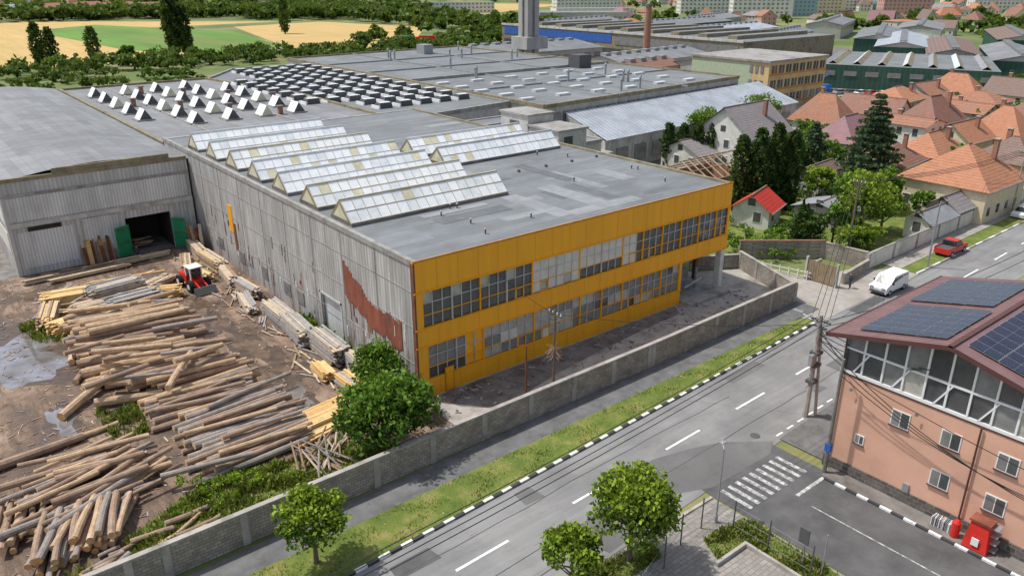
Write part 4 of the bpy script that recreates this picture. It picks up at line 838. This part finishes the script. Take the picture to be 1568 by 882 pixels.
for i in range(170): S.append((U(255,330),U(330,620),U(5,10),U(4,8)))
for i in range(200): S.append((U(205,360),U(520,600),U(5,11),U(4,8)))
for i in range(90): S.append((U(170,330),U(250,340),U(3,8),U(3,6)))
treemass('woodland_trees',S,'far',60,1.6)
S=[]
for i in range(1000): x=U(-200,1300); S.append((x,U(680,1500),U(6,14),U(6,12)))
for i in range(850): x=U(260,1200); y=U(-80,x*.9); S.append((x,y,U(4,9),U(4,7)))
S=[s_ for s_ in S if not(s_[0]<440 and 20<s_[1]<290) and not (330<s_[0]<580 and 560<s_[1]<780) and not(450<s_[0]<760 and 240<s_[1]<480)]
treemass('distant_trees',S,'far',36,2.2)
# ================================================================= TIMBER YARD
BK=['bark_tan','bark_tan','bark_brown','bark_grey','bark_brown']
def logs(cx,cy,ang,L,width,layers,r=(.2,.32),mats=BK,jit=.06,ljit=.8,taper=.0,z0=0):
    mb=MB(); d=Vector((math.cos(ang),math.sin(ang),0)); n=Vector((-d.y,d.x,0)); rm=(r[0]+r[1])/2
    for l in range(layers):
        w=width*(1-l*taper)
        k=int(w/(2*rm*1.02))
        for i in range(k):
            off=(i-(k-1)/2)*2*rm*1.02+(rm if l%2 else 0); q=Vector((cx,cy,0))+n*off+d*U(-ljit,ljit); a=U(-jit,jit); dd=Vector((d.x*math.cos(a)-d.y*math.sin(a),d.x*math.sin(a)+d.y*math.cos(a),0)); LL=L*U(.82,1.1)/2; rr=U(*r); z=z0+rm+l*rm*1.72
            mb.cyl(q-dd*LL+Vector((0,0,z+U(-.05,.06))),q+dd*LL+Vector((0,0,z+U(-.05,.12))),rr,rr*U(.7,.95),10,random.choice(mats),random.choice(['log_end','log_end','log_end_orange']),bend=.14,seg=4)
    return mb
A0=-.10; TB=['bark_tan','bark_tan','bark_brown','bark_brown']
logs(-14.8,24,A0,9.2,15,2,(.26,.40),TB,jit=.1,ljit=1).build('log_pile'); logs(-14.6,26,A0-.05,9.0,9,5,(.25,.37),TB,taper=.16,jit=.15,ljit=1.0).build('log_pile')
logs(-13.1,14.6,-.02,8.3,4.2,3,(.26,.36),['bark_tan','bark_brown'],.14,taper=.2).build('log_pile')
logs(-13.4,10.2,0.02,8.4,5,2,(.2,.32),['bark_tan','bark_brown','bark_grey'],.1).build('log_pile')
logs(-12.8,5.2,.03,8.2,5.2,2,(.2,.3),['bark_brown','bark_grey'],.06).build('log_pile')
logs(-13.2,1.2,.04,8.2,3.6,2,(.2,.28),['bark_grey','bark_brown','bark_grey'],.05).build('log_pile')
mb=MB()
def onelog(x,y,a,L,r,z=0,tilt=0,mat='bark_tan'):
    d=Vector((math.cos(a)*math.cos(tilt),math.sin(a)*math.cos(tilt),math.sin(tilt)))*L/2; c=Vector((x,y,z+r+abs(math.sin(tilt))*L/2)); mb.cyl(c-d,c+d,r,r*.85,10,mat,random.choice(['log_end_orange','log_end']),bend=.12,seg=4)
onelog(-19.8,17.8,.75,9.5,.36,0,.06); onelog(-18.4,14.2,-.35,5,.36,.1,0,'bark_tan'); onelog(-17,15.4,-.6,5.2,.3,.6,0,'bark_brown'); onelog(-14.4,13.3,.95,6,.28,1.7,.05); onelog(-19.5,24,1.25,5,.3,.0,0,'bark_brown'); onelog(-20.2,26.5,1.4,4.5,.3,0,.04); onelog(-20.2,22,1.1,4,.26,0,0,'bark_brown')
onelog(-26.5,10.2,.1,8,.36,0,0,'bark_brown'); onelog(-28.5,12.5,1.9,3.6,.3,0,0,'bark_brown'); onelog(-22,11,.1,4,.22,0,0,'bark_tan')
for i in range(30): onelog(U(-19,-11),U(14,31),A0+U(-.5,.5),U(4,7.5),U(.16,.28),U(1.0,2.2),U(-.07,.07),random.choice(BK))
for i in range(14): onelog(U(-17,-10.5),U(-1,12),U(-.25,.3),U(4,7.5),U(.14,.22),.95,U(0,.03),random.choice(['bark_brown','bark_grey','bark_tan']))
mb.build('loose_logs')
mb=MB()
for i in range(38): onelog(-23.4+U(-2.4,2.2),4.2+U(-4.0,4.2),.12+U(-.3,.4),U(4,8.5),U(.13,.26),U(0,.9),U(-.06,.06),random.choice(['bark_tan','bark_brown','bark_grey','bark_brown']))
mb.build('log_pile')
mb=MB()
for i in range(30): onelog(-27.2+i%10*.5,-1.3+U(-.6,.6),1.15+U(-.14,.14),U(3.8,5),U(.19,.26),(i//10)*.4,0,random.choice(['bark_tan','bark_brown','bark_grey']))
for i in range(14): onelog(-29.6+i%7*.5,2.5+U(-.6,.6),1.35+U(-.1,.1),U(4,5),U(.19,.26),(i//7)*.4,0,random.choice(['bark_tan','bark_brown']))
mb.build('log_pile')
mb=MB()
for i in range(24): onelog(-22+U(-4,4),-5.0+U(-1.6,1.6),.1+U(-.4,.5),U(1.2,4),U(.1,.22),U(0,.15),0,random.choice(['bark_grey','bark_brown','bark_tan']))
mb.build('loose_logs')
mb=MB()
for i in range(30): mb.cyl((-10+U(-2,2),-3.9+U(-1.2,1.2),.1),(-9.4+U(-2,2),-1.6+U(-1,1),.5+U(0,.8)),.09,.06,6,random.choice(['bark_grey','plank_pale','plank_brown']),'log_end')
mb.build('scrap_wood_pile')
def stack(mb,x,y,ang,L,W,Hh,mats,jit=.1,bw=.24,bt=.09):
    T=Matrix.Translation((x,y,0))@Matrix.Rotation(ang,4,'Z'); nl=int(Hh/(bt+.015)); nw=int(W/bw)
    mb.T=T
    for xx in (-L*.35,L*.35): mb.box(xx-.08,-W/2,0,xx+.08,W/2,.115,'plank_brown')
    for l in range(nl):
        for i in range(nw):
            if l==nl-1 and random.random()<.3: continue
            o=U(-jit,jit)*L*.3; z=.12+l*(bt+.015); yy=-W/2+i*bw; g=U(-.02,.02)
            mb.box(-L/2+o,yy+g,z,L/2+o,yy+bw-.02+g,z+bt,random.choice(mats))
    mb.T=None
YL=['plank_yellow','plank_yellow','plank_orange']; GR=['plank_grey','plank_grey','plank_pale']; PL=['plank_pale','plank_pale','plank_brown']
mb=MB()
for (x,y,a,L,W,h_,mt) in [(-2.2,47,1.5,5,1.4,1.2,PL),(-2.2,41.5,1.62,5,1.6,1.4,PL+YL),(-4.6,43.5,1.3,5,1.2,.8,PL),(-2.4,36,1.45,5,1.4,1.1,PL+GR),(-4.6,39.2,1.75,4.5,1.3,.9,YL+PL),(-2.2,31,1.65,4.5,1.4,1.1,PL+GR),(-3.6,27.4,1.4,4.5,1.4,.8,PL+GR),(-2.3,22.2,1.55,4.5,1.7,1.3,GR)]: stack(mb,x,y,a,L,W,h_,mt,.5)
mb.build('lumber_stack'); mb=MB()
for (x,y,a,L,W,h_,mt) in [(-2.6,17.2,1.5,4.8,1.8,1.6,GR),(-2.2,11.8,1.55,5,1.9,1.8,GR),(-1.7,6.8,1.45,4,1.6,1.5,GR),(-4.2,8.6,1.5,2.6,1.2,.9,['plank_orange','plank_yellow']),(-3.4,5,1.6,3,1.8,1.0,YL+GR)]: stack(mb,x,y,a,L,W,h_,mt,.35)
mb.build('lumber_stack'); mb=MB()
stack(mb,-7.6,2.2,.12,5.6,2.6,.7,YL,.4); stack(mb,-8.4,.6,.2,5,1.6,.4,YL,.6)
mb.build('lumber_stack'); mb=MB()
for (x,y,a,L,W,h_,mt) in [(-17.5,39.5,-.15,4.5,2.6,1.4,YL),(-20.3,36,1.3,4.5,1.8,1.3,YL+PL),(-18.6,32.5,.3,4,1.6,1.3,YL),(-13.6,41,-.2,4.4,2.2,1.0,YL+PL),(-13.6,37.6,.15,4.6,2.2,2.0,GR),(-10.2,35.5,-.4,4.2,1.6,1.2,YL),(-12.8,34.2,.1,4.6,2.0,1.6,['plank_grey','plank_grey','bark_grey']),(-9,39.4,.5,3.4,1.8,.7,PL),(-16.5,35.6,.1,3,2,1.2,PL)]: stack(mb,x,y,a,L,W,h_,mt,.5)
mb.build('lumber_stack'); mb=MB()
for i in range(60):
    x,y=U(-20,-9),U(32,42); L=U(2.5,4.5); mb.obox((x,y),(L,.22,.09),U(-.6,.9),random.choice(YL+GR+GR+PL),U(.1,1.3))
mb.build('loose_planks'); mb=MB()
for i in range(4): stack(mb,-17.5+i*3.2,49.2-U(0,.6),.05,6,.9,.6,PL,.2)
stack(mb,-14,47.6,.06,8,.7,.5,YL+PL,.2); mb.build('lumber_stack')
mb=MB()
for i in range(1700):
    x,y=U(-32,-.5),U(-6,50); L=U(.1,.8); mb.obox((x,y),(L,U(.04,.12),.03+i*.000004),U(0,3.1),random.choice(['plank_brown','plank_brown','bark_dark','plank_grey','bark_brown','bark_brown','plank_pale']),.012)
for i in range(70):
    x,y=U(-5.2,-3),U(4,48); mb.obox((x,y),(U(1,3.2),U(.1,.2),.06),U(1,2.2),random.choice(['plank_pale','plank_brown','plank_grey']),U(.03,.15))
mb.build('wood_scraps')
def blob(name,x,y,rx,ry,z,mat,ang=0):
    pts=[]; ph=U(0,6)
    for i in range(48):
        a=i/48*2*math.pi; r=1+.25*math.sin(a*3+ph)+.16*math.sin(a*5+ph*2)+.09*math.sin(a*11+ph)+U(-.04,.04); px,py=math.cos(a)*rx*r,math.sin(a)*ry*r; pts.append((x+px*math.cos(ang)-py*math.sin(ang),y+px*math.sin(ang)+py*math.cos(ang)))
    return sheet(name,pts,z,mat)
bl=[(-25.0,28.5,4.6,5.2,.4,0),(-23.2,14.5,.8,2.6,0,0),(-7.6,6.8,1.0,2.0,0,0),(-6.8,17.6,1.4,3.4,.1,1),(-6.2,11.6,1.2,1.5,.2,1),(-7.4,25,1.0,2.4,-.1,1),(-20,45,2.4,1.2,.2,1),(-7,31,.8,1.4,.3,1)]
for i,(x,y,rx,ry,a,k) in enumerate(bl):
    blob('wet_mud_ground',x,y,rx*1.35,ry*1.3,-.006+i*.0009,'wet_mud',a); blob('puddle',x,y,rx*(.75 if k else 1),ry*(.7 if k else 1),.003+i*.0008,'puddle_muddy' if k else 'puddle_water',a)
gp=[(-24,-7.4),(-4,-7.4),(-5,-3.5),(-9,-1.0),(-12,-1.6),(-15,-.4),(-19,-.8),(-21,-2),(-23,-3)]
sheet('yard_grass_ground',gp,.0015,'grass'); grassmass('yard_weeds',gp,16000,.3,'weed'); grassmass('yard_weeds',[(-60,-7.4),(-24,-7.4),(-24,-4.5),(-60,-4)],4000,.35,'weed')
grassmass('yard_weeds',[(-21,9),(-18.5,8.5),(-18,13),(-21,14)],900,.4); grassmass('yard_weeds',[(-22,31),(-20,30),(-20,36),(-23,36)],700,.4)
grassmass('wall_weeds',[(-1.2,6),(-.1,6),(-.1,22),(-1.2,22)],900,.6,'walnut'); grassmass('wall_weeds',[(1,-7.6),(40,-7.2),(40,-6.7),(1,-7)],1200,.3,'weed')
treemass('yard_bushes',[(U(-20,-12),U(-4,-1),U(.5,1.0),U(.5,1.0)) for i in range(14)]+[(-17,-2.5,1.6,1.4),(-18.5,-.8,1.4,1.1),(-1,11.5,1.3,.9),(-.8,17.5,1.2,.8)],'lime',260,.17)
# ================================================================= VEHICLES
def wheels(mb,xs,w,r):
    for x in xs:
        for s_ in (-1,1): mb.cyl((x,s_*(w/2-.2),r),(x,s_*(w/2+.02),r),r,None,14,'tyre'); mb.cyl((x,s_*(w/2+.02),r),(x,s_*(w/2+.035),r),r*.55,None,10,'alu')
def prof(mb,P,w,mat,inset=0):
    n=len(P); L=[(x,-w/2+ (inset if z>1.1 else 0),z) for x,z in P]; R_=[(x,w/2-(inset if z>1.1 else 0),z) for x,z in P]
    mb.poly(L,mat); mb.poly(R_[::-1],mat)
    for i in range(n): j=(i+1)%n; mb.poly([L[i],R_[i],R_[j],L[j]],mat)
def vehicle(name,x,y,ang,kind,col):
    e=empty(name); e.location=(x,y,0); e.rotation_euler=(0,0,ang); mb=MB()
    if kind=='van':
        w=1.95; prof(mb,[(-2.4,.35),(2.45,.35),(2.5,.85),(2.35,1.05),(1.55,1.22),(.85,1.9),(.6,1.98),(-2.2,1.95),(-2.42,1.5)],w,col,.1)
        mb.poly([(1.58,-.75,1.25),(1.58,.75,1.25),(.93,.7,1.88),(.93,-.7,1.88)],'car_glass')
        for s_ in(-1,1):
            y_=s_*(w/2-.08)
            for a,b_ in ((-2.1,-1.1),(-1.0,-.1),(0,.95)): mb.poly([(a,y_,1.2),(b_+(.25 if b_>.9 else 0),y_,1.2),(b_-(.1 if b_>.9 else 0),y_,1.75),(a,y_,1.75)],'car_glass')
            mb.box(2.35,s_*.65-.2,.75,2.52,s_*.65+.2,.95,'steel_grey'); mb.box(1.2,s_*1.05-.08,1.2,1.35,s_*1.05+.08,1.4,'black')
        mb.box(-2.46,-.7,1.25,-2.36,.7,1.75,'car_glass'); mb.box(2.4,-.8,.35,2.56,.8,.6,'steel_dark'); mb.box(-2.45,-.985,.3,2.45,.985,.42,'steel_dark'); wheels(mb,(-1.5,1.6),w,.33)
    elif kind=='car':
        w=1.75; prof(mb,[(-2.1,.3),(2.1,.3),(2.12,.7),(1.2,.92),(-1.8,.95),(-2.1,.8)],w,col); prof(mb,[(1.2,.92),(.45,1.42),(-1.0,1.45),(-1.75,.95)],w-.2,'car_glass',.1); mb.box(-.95,-.68,1.42,.42,.68,1.47,col); wheels(mb,(-1.3,1.3),w,.31)
        for s_ in (-1,1): mb.box(2.0,s_*.6-.2,.6,2.14,s_*.6+.2,.75,'lamp_glass')
    elif kind=='pickup':
        w=1.85; prof(mb,[(-2.6,.45),(2.5,.45),(2.5,1.0),(1.3,1.12),(-2.6,1.1)],w,col); prof(mb,[(1.3,1.1),(.6,1.72),(-.6,1.75),(-.8,1.1)],w-.15,'car_glass',.1); mb.box(-.6,-.74,1.73,.6,.74,1.79,col); mb.box(-2.45,-.78,1.02,-.85,.78,1.115,'steel_dark')
        for s_ in(-1,1): mb.box(-2.6,s_*.86-.05,1.1,-.8,s_*.86+.05,1.25,col)
        mb.cyl((-1,-.7,1.1),(-1,-.7,1.8),.04,None,6,'steel_dark'); mb.cyl((-1,.7,1.1),(-1,.7,1.8),.04,None,6,'steel_dark'); mb.cyl((-1,-.7,1.8),(-1,.7,1.8),.04,None,6,'steel_dark'); wheels(mb,(-1.7,1.6),w,.38)
    elif kind=='truck':
        w=2.5; mb.box(-6,-1.25,1,3,1.25,3.8,col); mb.box(3.4,-1.2,.6,5.6,1.2,3.2,'red_paint'); mb.box(5.55,-1.1,1.7,5.65,1.1,2.8,'car_glass'); mb.box(-6,-.5,.6,5,.5,1,'steel_dark'); wheels(mb,(-5,-3.8,3,4.8),w,.5)
    mb.build('body',e); return e
vehicle('white_van',52.6,-11.9,math.pi,'van','car_white'); vehicle('red_pickup_truck',70.5,-10.6,0,'pickup','car_red'); vehicle('parked_car',94.5,-10,math.pi,'car','car_white'); vehicle('parked_car',120,-13,0,'car','car_grey')
CC=['car_white','car_blue','car_silver','car_grey','car_white','car_red']
for i in range(9): vehicle('parked_car',184+i*2.6*.62,76-i*2.6*.9,-.35+U(-.06,.06),'car',CC[i%6])
for i in range(8): vehicle('parked_car',165+i*2.8,64-i*1.6,1.1+U(-.1,.1),'car',CC[(i*5+1)%6])
vehicle('truck',190,292,2.4,'truck','red_paint'); vehicle('truck',182,300,2.4,'truck','truck_green'); vehicle('truck',196,286,2.4,'truck','car_white'); vehicle('truck',168,215,0,'truck','car_silver')
mb=MB(); mb.box(176,72,.8,182,74.2,1.6,'car_blue'); mb.box(181,72,1.4,183.2,74.2,3.0,'car_blue'); mb.cyl((178,73,1.6),(179,73,4.6),.22,None,6,'car_blue'); mb.cyl((179,73,4.6),(182.5,73,5.6),.16,None,6,'car_blue')
for x in (177,179,182): mb.cyl((x,71.9,.5),(x,74.3,.5),.5,None,12,'tyre')
mb.build('blue_crane_truck')
e=empty('wheel_loader'); e.location=(-6.0,36.2,0); e.rotation_euler=(0,0,-1.45); mb=MB()
mb.hexa([(-2.3,-.7,.7),(-.3,-.7,.7),(-.3,.7,.7),(-2.3,.7,.7),(-2.2,-.6,1.5),(-.3,-.65,1.7),(-.3,.65,1.7),(-2.2,.6,1.5)],'red_paint'); mb.box(-.2,-.5,.6,1.3,.5,1.2,'red_paint')
for s_ in (-1,1):
    mb.cyl((-1.5,s_*.75,.65),(-1.5,s_*1.15,.65),.65,None,18,'tyre'); mb.cyl((1.1,s_*.75,.65),(1.1,s_*1.15,.65),.65,None,18,'tyre'); mb.cyl((-1.5,s_*1.15,.65),(-1.5,s_*1.17,.65),.3,None,10,'white_paint_clean'); mb.cyl((1.1,s_*1.15,.65),(1.1,s_*1.17,.65),.3,None,10,'white_paint_clean')
    mb.hexa([(.4,s_*.45-.08,1.5),(.7,s_*.45-.08,1.3),(.7,s_*.45+.08,1.3),(.4,s_*.45+.08,1.5),(2.4,s_*.45-.08,.7),(2.5,s_*.45-.08,.45),(2.5,s_*.45+.08,.45),(2.4,s_*.45+.08,.7)],'red_paint')
    mb.box(-.4,s_*.62-.06,1.5,-.25,s_*.62+.06,2.5,'white_paint_clean'); mb.box(.72,s_*.62-.06,1.2,.86,s_*.62+.06,2.5,'white_paint_clean')
mb.box(-.5,-.7,2.5,1.0,.7,2.6,'white_paint_clean'); mb.box(-.24,-.58,1.5,.7,.58,2.48,'car_glass'); mb.cyl((-1.6,.3,1.5),(-1.6,.3,2.2),.05,None,6,'steel_dark')
mb.hexa([(2.4,-1.15,.1),(3.1,-1.15,.1),(3.1,1.15,.1),(2.4,1.15,.1),(2.4,-1.15,.8),(2.55,-1.15,.8),(2.55,1.15,.8),(2.4,1.15,.8)],'steel_dark'); mb.build('loader_body',e)
def person(x,y,ang,top='cloth_dark'):
    e=empty('person'); e.location=(x,y,0); e.rotation_euler=(0,0,ang)
    V=[(0,0,.93),(0,0,1.2),(0,0,1.42),(0,0,1.52),(.02,0,1.66),(0,.2,1.42),(.05,.27,1.15),(.18,.25,.92),(0,-.2,1.42),(-.03,-.27,1.15),(.08,-.27,.9),(0,.1,.88),(.12,.11,.5),(.05,.12,.08),(.2,.13,.04),(0,-.1,.88),(-.08,-.11,.5),(-.2,-.12,.08),(-.05,-.13,.04)]
    E=[(0,1),(1,2),(2,3),(3,4),(2,5),(5,6),(6,7),(2,8),(8,9),(9,10),(0,11),(11,12),(12,13),(13,14),(0,15),(15,16),(16,17),(17,18)]
    Rr=[.15,.15,.14,.06,.11,.07,.05,.04,.07,.05,.04,.1,.07,.05,.045,.1,.07,.05,.045]
    me=bpy.data.meshes.new('body'); me.from_pydata(V,E,[]); o=bpy.data.objects.new('body',me); C.objects.link(o); o.parent=e
    md=o.modifiers.new('s','SKIN')
    for i,v in enumerate(me.skin_vertices[0].data): v.radius=(Rr[i],Rr[i]); v.use_root=(i==0)
    o.modifiers.new('d','SUBSURF').levels=1; me.materials.append(MATS[top])
    mb=MB(); mb.cyl((.03,0,1.56),(.04,0,1.76),.1,.08,10,'skin'); mb.cyl((.0,0,1.7),(.0,0,1.79),.11,.07,10,'black'); mb.build('head',e)
person(-8.3,49.6,1.0,'cloth_dark'); person(49.8,-9,2.6,'cloth_dark')
# ================================================================= CAMERA, LIGHT
cam=bpy.data.cameras.new('camera'); co=bpy.data.objects.new('camera',cam); C.objects.link(co)
p=math.atan(481/1200); al=math.atan2(1606,1293); Fv=Vector((math.cos(al)*math.cos(p),math.sin(al)*math.cos(p),-math.sin(p)))
co.location=(-29.02,-47.93,32); co.rotation_euler=Fv.to_track_quat('-Z','Y').to_euler(); cam.sensor_width=36; cam.lens=36*1200/1568; cam.clip_end=8000; cam.clip_start=.5
bpy.context.scene.camera=co
sd=Vector((-.45,.52,0)).normalized(); el=math.radians(62); sdir=Vector((sd.x*math.cos(el),sd.y*math.cos(el),math.sin(el)))
l=bpy.data.lights.new('sun','SUN'); l.energy=3.6; l.angle=math.radians(1.5); l.color=(1,.97,.92); lo_=bpy.data.objects.new('sun',l); C.objects.link(lo_); lo_.rotation_euler=(-sdir).to_track_quat('-Z','Y').to_euler(); lo_.location=(0,0,60)
w=bpy.data.worlds.new('World'); bpy.context.scene.world=w; w.use_nodes=True; t=w.node_tree; s=t.nodes.new('ShaderNodeTexSky'); s.sky_type='NISHITA'; s.sun_disc=False; s.sun_elevation=el; s.sun_rotation=math.atan2(sdir.x,sdir.y); s.altitude=400; s.dust_density=3
hs_=t.nodes.new('ShaderNodeHueSaturation'); hs_.inputs['Saturation'].default_value=.7; t.links.new(s.outputs[0],hs_.inputs['Color'])
t.links.new(hs_.outputs[0],t.nodes['Background'].inputs[0]); t.nodes['Background'].inputs[1].default_value=.15
sc=bpy.context.scene; sc.view_settings.view_transform='Standard'; sc.view_settings.look='None'; sc.view_settings.exposure=0
